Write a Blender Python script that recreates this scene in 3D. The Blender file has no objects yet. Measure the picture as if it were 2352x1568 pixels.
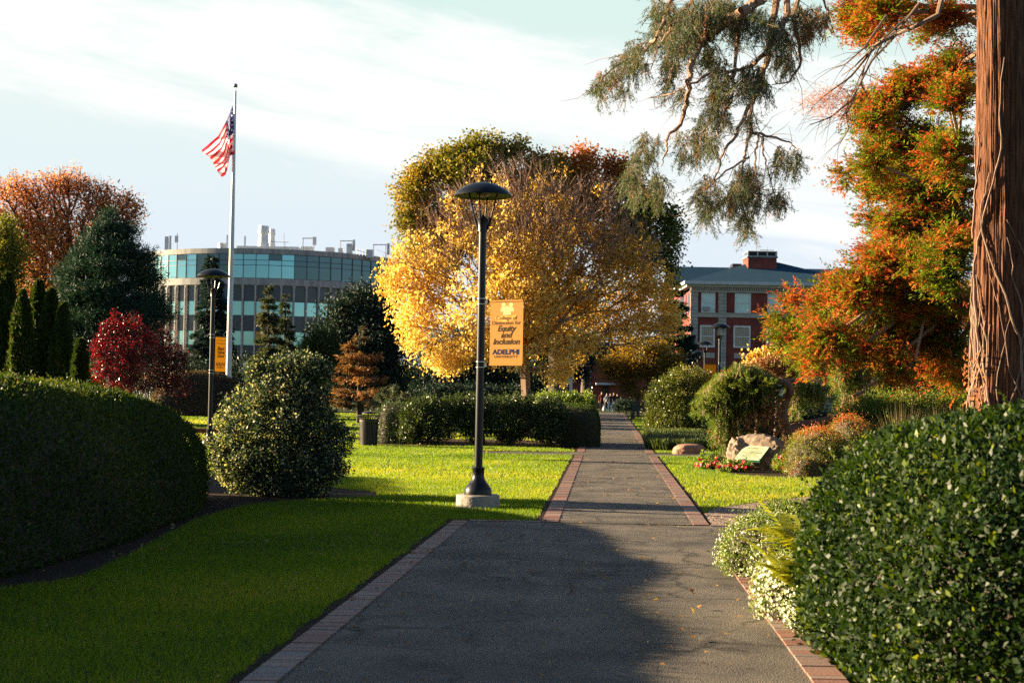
# Autumn campus walk: everything is built in code, in metres, camera at the origin looking along +Y.
SKY_STRENGTH = 0.050
SKY_TINT = (0.50, 0.56, 0.66, 1)
SUN_STRENGTH = 5.0
SUN_COL = (1.0, 0.77, 0.47)
EXPOSURE = 2.25
QUAL = 1.0
import bpy, math, random
import numpy as np
from mathutils import Vector, Matrix

rng = np.random.default_rng(11)
random.seed(5)
S = bpy.context.scene
COL = S.collection
R = math.radians

# ------------------------------------------------------------------ camera
EYE = 1.6
F = 3267.0                      # focal length in 2352-px units (50 mm)
PITCH = math.atan(201 / 5690)
ROLL = 0.017
CM = Matrix.Rotation(math.pi / 2 + PITCH, 3, 'X') @ Matrix.Rotation(ROLL, 3, 'Z')
cam = bpy.data.cameras.new('camera')
cam.lens = 50; cam.sensor_width = 36; cam.clip_end = 3000
cam.dof.use_dof = True; cam.dof.focus_distance = 22; cam.dof.aperture_fstop = 4.0
co = bpy.data.objects.new('camera', cam); COL.objects.link(co)
co.matrix_world = Matrix.Translation((0, 0, EYE)) @ CM.to_4x4()
S.camera = co

def ray(px, py):
    v = CM @ Vector(((px - 1176) / F, -(py - 784) / F, -1))
    return v / v.y
def at(px, py, d):
    v = ray(px, py)
    return np.array([v.x * d, d, EYE + v.z * d])
def gnd(px, py):
    v = ray(px, py)
    t = -EYE / v.z
    return np.array([v.x * t, t, 0.0])
def gx(px, d):                  # point on the ground below pixel column px at distance d
    v = ray(px, 906)
    return np.array([v.x * d, d, 0.0])

# ------------------------------------------------------------------ object helpers
WORG = {}
def link(o, parent=None, local=False):
    COL.objects.link(o)
    if parent is not None:
        o.parent = parent
        if local:
            WORG[o.name] = WORG.get(parent.name, (0, 0, 0))
        else:
            w = WORG.get(parent.name, (0, 0, 0))
            o.location = (-w[0], -w[1], -w[2])
            WORG[o.name] = (0, 0, 0)
    else:
        WORG[o.name] = (0, 0, 0)
    return o
def tag(o, label=None, cat=None, group=None, kind=None):
    if label: o['label'] = label
    if cat: o['category'] = cat
    if group: o['group'] = group
    if kind: o['kind'] = kind
    return o
def empty(name, loc, label, cat, group=None, rz=0.0):
    o = bpy.data.objects.new(name, None)
    o.empty_display_size = 0.2
    COL.objects.link(o)
    o.location = tuple(float(c) for c in loc)
    o.rotation_euler.z = rz
    WORG[o.name] = tuple(o.location)
    return tag(o, label, cat, group)
def copy_tree(o, parent=None):
    c = o.copy(); COL.objects.link(c)
    if parent is not None: c.parent = parent
    for ch in list(o.children):
        copy_tree(ch, c)
    return c

def fast_mesh(name, V, tint=None):
    """V: (n, k, 3) array of n separate k-gons."""
    n, k, _ = V.shape
    me = bpy.data.meshes.new(name)
    me.vertices.add(n * k); me.loops.add(n * k); me.polygons.add(n)
    me.vertices.foreach_set('co', np.ascontiguousarray(V, dtype=np.float32).ravel())
    me.loops.foreach_set('vertex_index', np.arange(n * k, dtype=np.int32))
    me.polygons.foreach_set('loop_start', np.arange(0, n * k, k, dtype=np.int32))
    if tint is not None:
        a = me.attributes.new('tint', 'FLOAT', 'FACE')
        a.data.foreach_set('value', np.ascontiguousarray(tint, dtype=np.float32))
    me.update(calc_edges=True)
    return me
def add(name, me, mat, parent=None, smooth=False, local=False):
    if mat is not None:
        for m in (mat if isinstance(mat, (list, tuple)) else [mat]):
            me.materials.append(m)
    if smooth:
        me.polygons.foreach_set('use_smooth', np.ones(len(me.polygons), dtype=bool))
    o = bpy.data.objects.new(name, me)
    return link(o, parent, local)

class MB:
    def __init__(s): s.v = []; s.f = []; s.m = []; s.t = []
    def face(s, pts, m=0, t=0.5):
        i = len(s.v); s.v += [tuple(map(float, p)) for p in pts]
        s.f.append(tuple(range(i, i + len(pts)))); s.m.append(m); s.t.append(t)
    def box(s, x0, x1, y0, y1, z0, z1, m=0, t=0.5, M=None):
        p = [Vector(c) for c in ((x0,y0,z0),(x1,y0,z0),(x1,y1,z0),(x0,y1,z0),(x0,y0,z1),(x1,y0,z1),(x1,y1,z1),(x0,y1,z1))]
        if M is not None: p = [M @ q for q in p]
        i = len(s.v); s.v += [tuple(q) for q in p]
        for f in ((0,3,2,1),(4,5,6,7),(0,1,5,4),(1,2,6,5),(2,3,7,6),(3,0,4,7)):
            s.f.append(tuple(i + k for k in f)); s.m.append(m); s.t.append(t)
        return s
    def tube(s, pts, rad, n=8, m=0, t=0.5, cap=True):
        pts = [Vector(p) for p in pts]
        if not isinstance(rad, (list, tuple)): rad = [rad] * len(pts)
        base = len(s.v)
        u = None
        for k, p in enumerate(pts):
            d = (pts[min(k + 1, len(pts) - 1)] - pts[max(k - 1, 0)]).normalized()
            if u is None:
                u = d.orthogonal().normalized()
            else:
                u = (u - d * u.dot(d)).normalized()
            w = d.cross(u)
            for j in range(n):
                a = 2 * math.pi * j / n
                s.v.append(tuple(p + (u * math.cos(a) + w * math.sin(a)) * rad[k]))
        for k in range(len(pts) - 1):
            for j in range(n):
                a = base + k * n + j; b = base + k * n + (j + 1) % n
                s.f.append((a, b, b + n, a + n)); s.m.append(m); s.t.append(t)
        if cap:
            s.f.append(tuple(base + j for j in range(n - 1, -1, -1))); s.m.append(m); s.t.append(t)
            e = base + (len(pts) - 1) * n
            s.f.append(tuple(e + j for j in range(n))); s.m.append(m); s.t.append(t)
        return s
    def lathe(s, prof, n=24, c=(0, 0), m=0, t=0.5):
        base = len(s.v)
        for r, z in prof:
            for j in range(n):
                a = 2 * math.pi * j / n
                s.v.append((c[0] + r * math.cos(a), c[1] + r * math.sin(a), z))
        for k in range(len(prof) - 1):
            for j in range(n):
                a = base + k * n + j; b = base + k * n + (j + 1) % n
                s.f.append((a, b, b + n, a + n)); s.m.append(m); s.t.append(t)
        return s
    def build(s, name, mat, parent=None, smooth=False, local=False):
        me = bpy.data.meshes.new(name)
        me.from_pydata(s.v, [], s.f)
        if not isinstance(mat, (list, tuple)): mat = [mat]
        for x in mat: me.materials.append(x)
        me.polygons.foreach_set('material_index', np.array(s.m, dtype=np.int32))
        a = me.attributes.new('tint', 'FLOAT', 'FACE')
        a.data.foreach_set('value', np.array(s.t, dtype=np.float32))
        if smooth:
            me.polygons.foreach_set('use_smooth', np.ones(len(me.polygons), dtype=bool))
            try: me.set_sharp_from_angle(angle=R(40))
            except Exception: pass
        me.update()
        return link(bpy.data.objects.new(name, me), parent, local)

# ------------------------------------------------------------------ materials
def nt(name):
    m = bpy.data.materials.new(name); m.use_nodes = True
    n = m.node_tree; n.nodes.clear()
    out = n.nodes.new('ShaderNodeOutputMaterial')
    return m, n, out
def N(n, kind, **kw):
    x = n.nodes.new(kind)
    for k, v in kw.items(): setattr(x, k, v)
    return x
def ramp(n, stops):
    r = n.nodes.new('ShaderNodeValToRGB')
    e = r.color_ramp.elements
    while len(e) < len(stops): e.new(0.5)
    for i, (p, c) in enumerate(stops):
        e[i].position = p; e[i].color = (c[0], c[1], c[2], 1)
    return r
def leafmat(name, stops, trans=0.35, tmul=(1.6, 1.7, 0.9), rough=0.5, spec=0.35):
    m, n, out = nt(name)
    at_ = N(n, 'ShaderNodeAttribute', attribute_name='tint')
    r = ramp(n, stops)
    n.links.new(at_.outputs['Fac'], r.inputs[0])
    p = N(n, 'ShaderNodeBsdfPrincipled')
    p.inputs['Roughness'].default_value = rough
    p.inputs['Specular IOR Level'].default_value = spec
    n.links.new(r.outputs[0], p.inputs['Base Color'])
    mu = N(n, 'ShaderNodeMix', data_type='RGBA', blend_type='MULTIPLY')
    mu.inputs[0].default_value = 1
    n.links.new(r.outputs[0], mu.inputs[6]); mu.inputs[7].default_value = (*tmul, 1)
    t = N(n, 'ShaderNodeBsdfTranslucent')
    n.links.new(mu.outputs[2], t.inputs[0])
    mx = N(n, 'ShaderNodeMixShader'); mx.inputs[0].default_value = trans
    n.links.new(p.outputs[0], mx.inputs[1]); n.links.new(t.outputs[0], mx.inputs[2])
    n.links.new(mx.outputs[0], out.inputs[0])
    return m
def solid(name, c1, c2=None, scale=4.0, rough=0.6, metal=0.0, spec=0.5, bump=0.0, bscale=30.0, detail=5.0, stretch=(1, 1, 1), coat=0.0):
    m, n, out = nt(name)
    p = N(n, 'ShaderNodeBsdfPrincipled')
    p.inputs['Roughness'].default_value = rough
    p.inputs['Metallic'].default_value = metal
    p.inputs['Specular IOR Level'].default_value = spec
    p.inputs['Coat Weight'].default_value = coat
    tc = N(n, 'ShaderNodeTexCoord'); mp = N(n, 'ShaderNodeMapping')
    mp.inputs['Scale'].default_value = stretch
    n.links.new(tc.outputs['Object'], mp.inputs[0])
    if c2 is None: c2 = tuple(x * 0.75 for x in c1)
    ns = N(n, 'ShaderNodeTexNoise'); ns.inputs['Scale'].default_value = scale; ns.inputs['Detail'].default_value = detail
    n.links.new(mp.outputs[0], ns.inputs['Vector'])
    r = ramp(n, [(0.3, c1), (0.7, c2)])
    n.links.new(ns.outputs['Fac'], r.inputs[0]); n.links.new(r.outputs[0], p.inputs['Base Color'])
    if bump:
        b = N(n, 'ShaderNodeTexNoise'); b.inputs['Scale'].default_value = bscale; b.inputs['Detail'].default_value = 6
        n.links.new(mp.outputs[0], b.inputs['Vector'])
        bn = N(n, 'ShaderNodeBump'); bn.inputs['Strength'].default_value = bump; bn.inputs['Distance'].default_value = 0.02
        n.links.new(b.outputs['Fac'], bn.inputs['Height']); n.links.new(bn.outputs[0], p.inputs['Normal'])
    n.links.new(p.outputs[0], out.inputs[0])
    return m
def tintmat(name, stops, rough=0.7, bump=0.3, bscale=60, spec=0.4):
    """per-face colour variation (bricks, pebbles) from the tint attribute plus fine noise"""
    m, n, out = nt(name)
    p = N(n, 'ShaderNodeBsdfPrincipled'); p.inputs['Roughness'].default_value = rough
    p.inputs['Specular IOR Level'].default_value = spec
    at_ = N(n, 'ShaderNodeAttribute', attribute_name='tint')
    r = ramp(n, stops); n.links.new(at_.outputs['Fac'], r.inputs[0])
    tc = N(n, 'ShaderNodeTexCoord')
    ns = N(n, 'ShaderNodeTexNoise'); ns.inputs['Scale'].default_value = bscale; ns.inputs['Detail'].default_value = 5
    n.links.new(tc.outputs['Object'], ns.inputs['Vector'])
    mu = N(n, 'ShaderNodeMix', data_type='RGBA', blend_type='MULTIPLY'); mu.inputs[0].default_value = 0.6
    r2 = ramp(n, [(0.25, (0.45, 0.45, 0.45)), (0.75, (1.2, 1.2, 1.2))])
    n.links.new(ns.outputs['Fac'], r2.inputs[0])
    n.links.new(r.outputs[0], mu.inputs[6]); n.links.new(r2.outputs[0], mu.inputs[7])
    n.links.new(mu.outputs[2], p.inputs['Base Color'])
    b = N(n, 'ShaderNodeBump'); b.inputs['Strength'].default_value = bump; b.inputs['Distance'].default_value = 0.01
    n.links.new(ns.outputs['Fac'], b.inputs['Height']); n.links.new(b.outputs[0], p.inputs['Normal'])
    n.links.new(p.outputs[0], out.inputs[0])
    return m

# ------------------------------------------------------------------ vegetation helpers
def unit(a): return a / np.maximum(np.linalg.norm(a, axis=-1, keepdims=True), 1e-9)
def rdir(n): return unit(rng.normal(size=(n, 3)))
def snoise(P, f, seed, octs=3):
    g = np.random.default_rng(seed); v = 0; amp = 1.0; tot = 0
    for o in range(octs):
        for _ in range(4):
            k = g.normal(size=3); k = k / np.linalg.norm(k) * f * g.uniform(.7, 1.4)
            v = v + amp * np.sin(P @ k + g.uniform(0, 6.28)) * 0.5
        tot += amp; amp *= .55; f *= 2.1
    return v / tot
def kites(P, D, Nn, L, W, fold=0.12):
    L = np.broadcast_to(np.asarray(L, float), (len(P),))[:, None]; W = np.broadcast_to(np.asarray(W, float), (len(P),))[:, None]
    Sd = unit(np.cross(D, Nn)); Nn = np.cross(Sd, D)
    mid = P + D * L * 0.45 + Nn * L * fold
    return np.stack([P, mid + Sd * W * .5, P + D * L, mid - Sd * W * .5], axis=1)
def blades(P, D, L, W):
    L = np.broadcast_to(np.asarray(L, float), (len(P),))[:, None]; W = np.broadcast_to(np.asarray(W, float), (len(P),))[:, None]
    Sd = unit(np.cross(D, rdir(len(P))))
    return np.stack([P - Sd * W * .5, P + Sd * W * .5, P + D * L], axis=1)
def tube_edges(A, B, ra, rb, sides=5):
    d = unit(B - A)
    ref = np.where(np.abs(d[:, 2:3]) > .9, np.array([[1., 0, 0]]), np.array([[0, 0, 1.]]))
    u = unit(np.cross(d, ref)); w = np.cross(d, u)
    q = []
    for j in range(sides):
        a0 = 2 * math.pi * j / sides; a1 = 2 * math.pi * (j + 1) / sides
        e0 = u * math.cos(a0) + w * math.sin(a0); e1 = u * math.cos(a1) + w * math.sin(a1)
        q.append(np.stack([A + e0 * ra[:, None], A + e1 * ra[:, None], B + e1 * rb[:, None], B + e0 * rb[:, None]], axis=1))
    return np.concatenate(q)
def lobe(px, py, rx, ry, d, dd=0.0, deep=1.0):
    k = d / F
    c = at(px, py, d + dd)
    return (c, np.array([rx * k, (rx + ry) * .5 * k * deep, ry * k]))
def sample_lobes(lobes, n, shell=0.45):
    vol = np.array([l[1].prod() ** (2 / 3) for l in lobes]); vol /= vol.sum()
    idx = rng.choice(len(lobes), n, p=vol)
    C = np.array([l[0] for l in lobes])[idx]; Rr = np.array([l[1] for l in lobes])[idx]
    r = rng.uniform(0, 1, n) ** shell
    return C + rdir(n) * Rr * r[:, None], idx
def mst(T, P, bf=0.35):
    """T: trunk chain points, P: free points -> nodes, parent"""
    X = np.concatenate([T, P]); n = len(X); nt_ = len(T)
    par = np.full(n, -1); ln = np.zeros(n)
    for i in range(1, nt_): par[i] = i - 1
    inn = np.zeros(n, bool); inn[:nt_] = True
    best = np.full(n, 1e9); bp = np.zeros(n, int)
    for i in range(nt_ // 3, nt_):
        c = np.linalg.norm(X - X[i], axis=1) + bf * ln[i]
        w = (c < best) & ~inn; best[w] = c[w]; bp[w] = i
    order = list(range(nt_))
    for _ in range(n - nt_):
        b = np.where(inn, 1e9, best); i = int(b.argmin())
        par[i] = bp[i]; ln[i] = ln[bp[i]] + np.linalg.norm(X[i] - X[bp[i]]); inn[i] = True; order.append(i)
        c = np.linalg.norm(X - X[i], axis=1) + bf * ln[i]
        w = (c < best) & ~inn; best[w] = c[w]; bp[w] = i
    return X, par, order
def skeleton(trunk, pts, r_base, r_tip=0.008, bf=0.35, pw=2.3):
    X, par, order = mst(np.asarray(trunk, float), pts, bf)
    r = np.full(len(X), r_tip) ** pw
    for i in reversed(order):
        if par[i] >= 0: r[par[i]] += r[i]
    r = r ** (1 / pw)
    r = r_tip + (r - r_tip) * (r_base - r_tip) / max(r[0] - r_tip, 1e-6)
    kids = np.bincount(par[par >= 0], minlength=len(X))
    return X, par, r, kids
def trunk_obj(X, par, r, mat, parent, extra=None, sides=6, name='trunk'):
    e = np.where(par >= 0)[0]
    ra = np.minimum(r[par[e]], r[e] * 1.7)
    Q = tube_edges(X[par[e]], X[e], ra, r[e], sides)
    if extra is not None and len(extra): Q = np.concatenate([Q, extra])
    return add(name, fast_mesh(name, Q, np.full(len(Q), .5)), mat, parent)
def twigs(X, par, sel, per, L, r=0.006, up=0.7):
    i = np.repeat(sel, per); n = len(i)
    d0 = unit(X[i] - X[np.maximum(par[i], 0)])
    D = unit(d0 * .8 + rdir(n) * .8 + np.array([0, 0, up]))
    A = X[i] + rdir(n) * .03
    ln = L * rng.uniform(.5, 1.2, n)
    B = A + D * ln[:, None]
    return A, B, tube_edges(A, B, np.full(n, r), np.full(n, r * .4), 3)
def clump_leaves(C, per, sig, L, W, droop=0.2, out=None, tint=None, tj=0.18):
    """leaf clusters round the points C"""
    n = len(C) * per
    i = np.repeat(np.arange(len(C)), per)
    P = C[i] + rng.normal(size=(n, 3)) * sig
    D = unit(rdir(n) + np.array([0, 0, -droop]) + (0 if out is None else out[i]))
    V = kites(P, D, rdir(n), L * rng.uniform(.7, 1.3, n), W * rng.uniform(.7, 1.3, n))
    t = rng.uniform(0, 1, n) if tint is None else np.clip(tint[i] + rng.normal(size=n) * tj, 0, 1)
    return V, t
def leaves(name, VT, mat, parent):
    V = np.concatenate([v for v, t in VT]); T = np.concatenate([t for v, t in VT])
    return add(name, fast_mesh(name, V, T), mat, parent)
def dome(a, b, H, n=2.6, m=2.6, nu=72, nv=22, c=(0, 0, 0), rz=0.0, amp=0.05, fr=1.5, seed=1, zmin=0.0):
    th = np.linspace(0, 2 * np.pi, nu + 1); ph = np.linspace(0, np.pi / 2, nv + 1)
    T, P = np.meshgrid(th, ph, indexing='ij')
    sg = lambda v, e: np.sign(v) * np.abs(v) ** e
    cr = np.cos(P).clip(0) ** (2 / m)
    G = np.stack([a * sg(np.cos(T), 2 / n) * cr, b * sg(np.sin(T), 2 / n) * cr, H * np.sin(P) ** (2 / m)], -1)
    G[-1] = G[0]
    nz = snoise(G.reshape(-1, 3), fr, seed).reshape(G.shape[:2])[..., None]
    cen = np.array([0, 0, H * .35])
    G = G + unit(G - cen) * nz * amp
    G[-1] = G[0]; G[..., 2] = np.maximum(G[..., 2], zmin)
    cs, sn = math.cos(rz), math.sin(rz)
    G = np.stack([G[..., 0] * cs - G[..., 1] * sn, G[..., 0] * sn + G[..., 1] * cs, G[..., 2]], -1) + np.array(c)
    return np.stack([G[:-1, :-1], G[1:, :-1], G[1:, 1:], G[:-1, 1:]], axis=2).reshape(-1, 4, 3)
def on_quads(Q, n):
    a = np.linalg.norm(np.cross(Q[:, 2] - Q[:, 0], Q[:, 3] - Q[:, 1]), axis=1) * .5
    i = rng.choice(len(Q), n, p=a / a.sum())
    u = rng.uniform(size=(n, 1)); v = rng.uniform(size=(n, 1)); q = Q[i]
    P = q[:, 0] * (1 - u) * (1 - v) + q[:, 1] * u * (1 - v) + q[:, 2] * u * v + q[:, 3] * (1 - u) * v
    Nn = unit(np.cross(q[:, 2] - q[:, 0], q[:, 3] - q[:, 1]))
    return P, Nn
def clipped(Q, n, L, W, depth=0.05, spread=0.8, up=0.25, shoot=0.0):
    P, Nn = on_quads(Q, n)
    P = P - Nn * rng.uniform(0, depth, (n, 1)) + Nn * (rng.exponential(shoot, (n, 1)) if shoot else 0)
    D = unit(Nn * .6 + rdir(n) * spread + np.array([0, 0, up]))
    V = kites(P, D, unit(Nn + rdir(n) * .6), L * rng.uniform(.55, 1.5, n), W * rng.uniform(.55, 1.4, n))
    return V, P
def inpoly(P, poly):
    x, y = P[:, 0], P[:, 1]; r = np.zeros(len(P), bool); k = len(poly)
    for i in range(k):
        x1, y1 = poly[i][:2]; x2, y2 = poly[(i + 1) % k][:2]
        c = ((y1 > y) != (y2 > y)) & (x < (x2 - x1) * (y - y1) / (y2 - y1 + 1e-12) + x1)
        r ^= c
    return r
def text_mesh(body, size, shear=0.0, offset=0.0, spacing=1.0, extrude=0.0):
    cu = bpy.data.curves.new('lettering', 'FONT'); cu.body = body; cu.size = size
    cu.shear = shear; cu.offset = offset; cu.extrude = extrude; cu.space_character = spacing
    cu.align_x = 'CENTER'; cu.align_y = 'BOTTOM_BASELINE'; cu.resolution_u = 3
    o = bpy.data.objects.new('lettering', cu); COL.objects.link(o)
    dg = bpy.context.evaluated_depsgraph_get()
    me = bpy.data.meshes.new_from_object(o.evaluated_get(dg))
    v = [tuple(x.co) for x in me.vertices]; f = [tuple(p.vertices) for p in me.polygons]
    bpy.data.objects.remove(o); bpy.data.curves.remove(cu); bpy.data.meshes.remove(me)
    return v, f
def put_text(mb, body, size, x, z, M, m=0, width=None, **kw):
    v, f = text_mesh(body, size, **kw)
    if width and v:
        xs = [p[0] for p in v]; k = width / (max(xs) - min(xs))
    else: k = 1.0
    i = len(mb.v)
    mb.v += [tuple(M @ Vector((p[0] * k + x, p[1] + z, p[2]))) for p in v]
    for q in f:
        mb.f.append(tuple(i + a for a in q)); mb.m.append(m); mb.t.append(.5)
# ------------------------------------------------------------------ material library
M_ASPH, n, out = nt('asphalt')
p = N(n, 'ShaderNodeBsdfPrincipled'); p.inputs['Roughness'].default_value = 0.75; p.inputs['Specular IOR Level'].default_value = 0.35
tc = N(n, 'ShaderNodeTexCoord')
big = N(n, 'ShaderNodeTexNoise'); big.inputs['Scale'].default_value = 1.4; big.inputs['Detail'].default_value = 6
fine = N(n, 'ShaderNodeTexNoise'); fine.inputs['Scale'].default_value = 150; fine.inputs['Detail'].default_value = 4
vor = N(n, 'ShaderNodeTexVoronoi'); vor.inputs['Scale'].default_value = 95
wp = N(n, 'ShaderNodeTexNoise'); wp.inputs['Scale'].default_value = 1.6; wp.inputs['Detail'].default_value = 6
ck = N(n, 'ShaderNodeTexVoronoi', feature='DISTANCE_TO_EDGE'); ck.inputs['Scale'].default_value = 0.75
for x in (big, fine, vor, wp): n.links.new(tc.outputs['Object'], x.inputs['Vector'])
mad = N(n, 'ShaderNodeVectorMath', operation='MULTIPLY_ADD'); mad.inputs[1].default_value = (.9, .9, .9)
n.links.new(wp.outputs['Color'], mad.inputs[0]); n.links.new(tc.outputs['Object'], mad.inputs[2]); n.links.new(mad.outputs[0], ck.inputs['Vector'])
rb = ramp(n, [(0.30, (.058, .052, .046)), (0.5, (.122, .106, .089)), (0.70, (.18, .152, .122))]); n.links.new(big.outputs['Fac'], rb.inputs[0])
rf = ramp(n, [(0.32, (.4, .4, .4)), (0.68, (1.6, 1.6, 1.6))]); n.links.new(fine.outputs['Fac'], rf.inputs[0])
rv = ramp(n, [(0.0, (3.2, 3.0, 2.8)), (0.17, (1, 1, 1)), (1, (.8, .8, .8))]); n.links.new(vor.outputs['Distance'], rv.inputs[0])
wn = N(n, 'ShaderNodeTexNoise'); wn.inputs['Scale'].default_value = 0.5; n.links.new(tc.outputs['Object'], wn.inputs['Vector'])
rc = ramp(n, [(0.0, (.2, .2, .2)), (0.012, (.55, .55, .55)), (0.035, (1, 1, 1))]); n.links.new(ck.outputs['Distance'], rc.inputs[0])
rw = ramp(n, [(0.38, (0, 0, 0)), (0.5, (1, 1, 1))]); n.links.new(wn.outputs['Fac'], rw.inputs[0])
def mulc(a, b, fac=1.0, facsock=None):
    x = N(n, 'ShaderNodeMix', data_type='RGBA', blend_type='MULTIPLY'); x.inputs[0].default_value = fac
    if facsock: n.links.new(facsock, x.inputs[0])
    n.links.new(a, x.inputs[6]); n.links.new(b, x.inputs[7]); return x.outputs[2]
c = mulc(mulc(mulc(rb.outputs[0], rf.outputs[0]), rv.outputs[0]), rc.outputs[0], facsock=rw.outputs[0])
n.links.new(c, p.inputs['Base Color'])
bn = N(n, 'ShaderNodeBump'); bn.inputs['Strength'].default_value = 1.0; bn.inputs['Distance'].default_value = 0.010
ad = N(n, 'ShaderNodeMath', operation='ADD'); n.links.new(fine.outputs['Fac'], ad.inputs[0]); n.links.new(vor.outputs['Distance'], ad.inputs[1])
n.links.new(ad.outputs[0], bn.inputs['Height']); n.links.new(bn.outputs[0], p.inputs['Normal'])
n.links.new(p.outputs[0], out.inputs[0])

M_TURF = solid('turf', (.035, .06, .01), (.05, .05, .018), 3, .95, spec=.1, bump=.6, bscale=40)
M_MULCH = solid('mulch', (.022, .013, .009), (.045, .027, .017), 22, .95, spec=.15, bump=1.0, bscale=35)
M_GRAVEL = solid('gravel_bed', (.22, .15, .11), (.34, .25, .19), 30, .9, bump=1.0, bscale=60)
M_BRICK = tintmat('edging_brick', [(0, (.23, .10, .075)), (.35, (.30, .155, .115)), (.6, (.25, .165, .135)), (.85, (.20, .165, .155)), (1, (.36, .22, .16))])
M_PEB = tintmat('pebble', [(0, (.28, .18, .13)), (.5, (.4, .3, .24)), (1, (.55, .45, .38))], bump=0)
M_GRASS = leafmat('grass_blades', [(0, (.038, .092, .006)), (.5, (.100, .195, .008)), (.85, (.18, .25, .014)), (1, (.28, .27, .07))], trans=.5, tmul=(2.7, 2.1, .3), rough=.45, spec=.4)
M_BOX = leafmat('clipped_holly_leaf', [(0, (.014, .034, .006)), (.5, (.030, .060, .008)), (.9, (.085, .105, .014)), (1, (.12, .11, .02))], trans=.3, tmul=(2.0, 1.8, .6), rough=.5, spec=.18)
M_PRIVET = leafmat('glossy_holly_leaf', [(0, (.006, .018, .004)), (.6, (.014, .034, .006)), (.9, (.05, .085, .010)), (1, (.13, .17, .03))], trans=.25, tmul=(2.8, 2.4, .4), rough=.46, spec=.2)
M_VARIEG = leafmat('variegated_leaf', [(0, (.022, .042, .024)), (.45, (.045, .075, .045)), (.62, (.14, .17, .08)), (.75, (.50, .47, .20)), (1, (.70, .64, .32))], trans=.35, tmul=(1.3, 1.3, .7), rough=.5, spec=.3)
M_LAUREL = leafmat('laurel_leaf', [(0, (.018, .035, .01)), (.6, (.035, .06, .014)), (1, (.10, .12, .03))], trans=.25, tmul=(2, 2, .6), rough=.38, spec=.5)
M_GOLD = leafmat('golden_leaf', [(0, (.30, .12, .02)), (.22, (.52, .26, .02)), (.55, (.80, .54, .10)), (.85, (.88, .70, .25)), (1, (.92, .79, .38))], trans=.48, tmul=(1.12, 1.06, .6))
M_OAK = leafmat('russet_oak_leaf', [(0, (.34, .14, .06)), (.4, (.58, .27, .10)), (.75, (.68, .36, .09)), (1, (.66, .45, .12))], trans=.45, tmul=(1.5, 1.25, 1.0))
M_MAPLE = leafmat('turning_maple_leaf', [(0, (.06, .085, .014)), (.4, (.17, .18, .018)), (.65, (.34, .22, .025)), (.85, (.38, .14, .02)), (1, (.42, .09, .03))], trans=.35, tmul=(1.5, 1.5, .6))
M_YG = leafmat('yellow_green_leaf', [(0, (.07, .09, .012)), (.5, (.18, .19, .02)), (1, (.34, .26, .03))], trans=.4, tmul=(1.6, 1.5, .6))
M_OLIVE = leafmat('olive_gold_leaf', [(0, (.12, .09, .01)), (.5, (.24, .16, .012)), (1, (.38, .20, .012))], trans=.45, tmul=(1.6, 1.4, .4))
M_PINE = leafmat('pine_needle', [(0, (.010, .035, .030)), (.55, (.022, .060, .040)), (.85, (.06, .09, .035)), (1, (.12, .12, .03))], trans=.15, rough=.6, spec=.25)
M_SPRUCE = leafmat('blue_spruce_needle', [(0, (.014, .036, .040)), (.6, (.03, .06, .06)), (1, (.06, .09, .08))], trans=.12, rough=.6, spec=.25)
M_FIR = leafmat('sunlit_fir_needle', [(0, (.03, .05, .035)), (.5, (.07, .09, .05)), (1, (.17, .14, .06))], trans=.2, rough=.6, spec=.25)
M_DARK = leafmat('dark_evergreen_leaf', [(0, (.008, .024, .022)), (.6, (.016, .038, .028)), (1, (.035, .055, .025))], trans=.15, rough=.6, spec=.25)
M_RUST = leafmat('rusty_conifer_needle', [(0, (.03, .05, .045)), (.45, (.05, .07, .05)), (.6, (.22, .10, .04)), (1, (.38, .17, .06))], trans=.25)
M_ARB = leafmat('arborvitae_spray', [(0, (.020, .040, .008)), (.6, (.045, .07, .010)), (.93, (.09, .11, .015)), (1, (.22, .09, .02))], trans=.25, tmul=(1.8, 1.8, .6), rough=.6)
M_PLUM = leafmat('crimson_leaf', [(0, (.045, .004, .006)), (.5, (.14, .008, .010)), (1, (.32, .016, .016))], trans=.35, tmul=(1.9, .8, .8), rough=.3, spec=.6)
M_WINE = leafmat('dark_wine_leaf', [(0, (.03, .008, .008)), (.6, (.07, .014, .014)), (1, (.24, .03, .02))], trans=.3)
M_BRUSH = leafmat('brown_clipped_leaf', [(0, (.05, .035, .02)), (.5, (.10, .065, .035)), (1, (.22, .13, .06))], trans=.25, rough=.6)
M_CYP = leafmat('cypress_spray', [(0, (.10, .17, .012)), (.34, (.19, .27, .02)), (.45, (.32, .24, .04)), (.55, (.50, .15, .04)), (1, (.56, .10, .045))], trans=.48, tmul=(1.3, 1.25, .6))
M_BOUGH = leafmat('hanging_needle', [(0, (.035, .06, .04)), (.5, (.075, .11, .04)), (.8, (.16, .15, .04)), (.9, (.32, .11, .03)), (1, (.42, .13, .05))], trans=.35, tmul=(1.5, 1.4, .8), rough=.6)
M_WEEP = leafmat('weeping_spruce_needle', [(0, (.045, .085, .01)), (.5, (.11, .17, .016)), (.8, (.22, .26, .03)), (.86, (.34, .13, .03)), (1, (.44, .15, .04))], trans=.3, tmul=(1.6, 1.6, .6), rough=.55)
M_PIERIS = leafmat('pieris_leaf', [(0, (.035, .055, .012)), (.5, (.10, .12, .018)), (.82, (.30, .28, .04)), (1, (.40, .20, .05))], trans=.3, tmul=(1.7, 1.7, .6), rough=.35, spec=.5)
M_AZ = leafmat('azalea_leaf', [(0, (.05, .075, .01)), (.5, (.14, .16, .02)), (.72, (.30, .20, .03)), (.82, (.46, .07, .03)), (1, (.55, .08, .05))], trans=.3, rough=.5)
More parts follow.
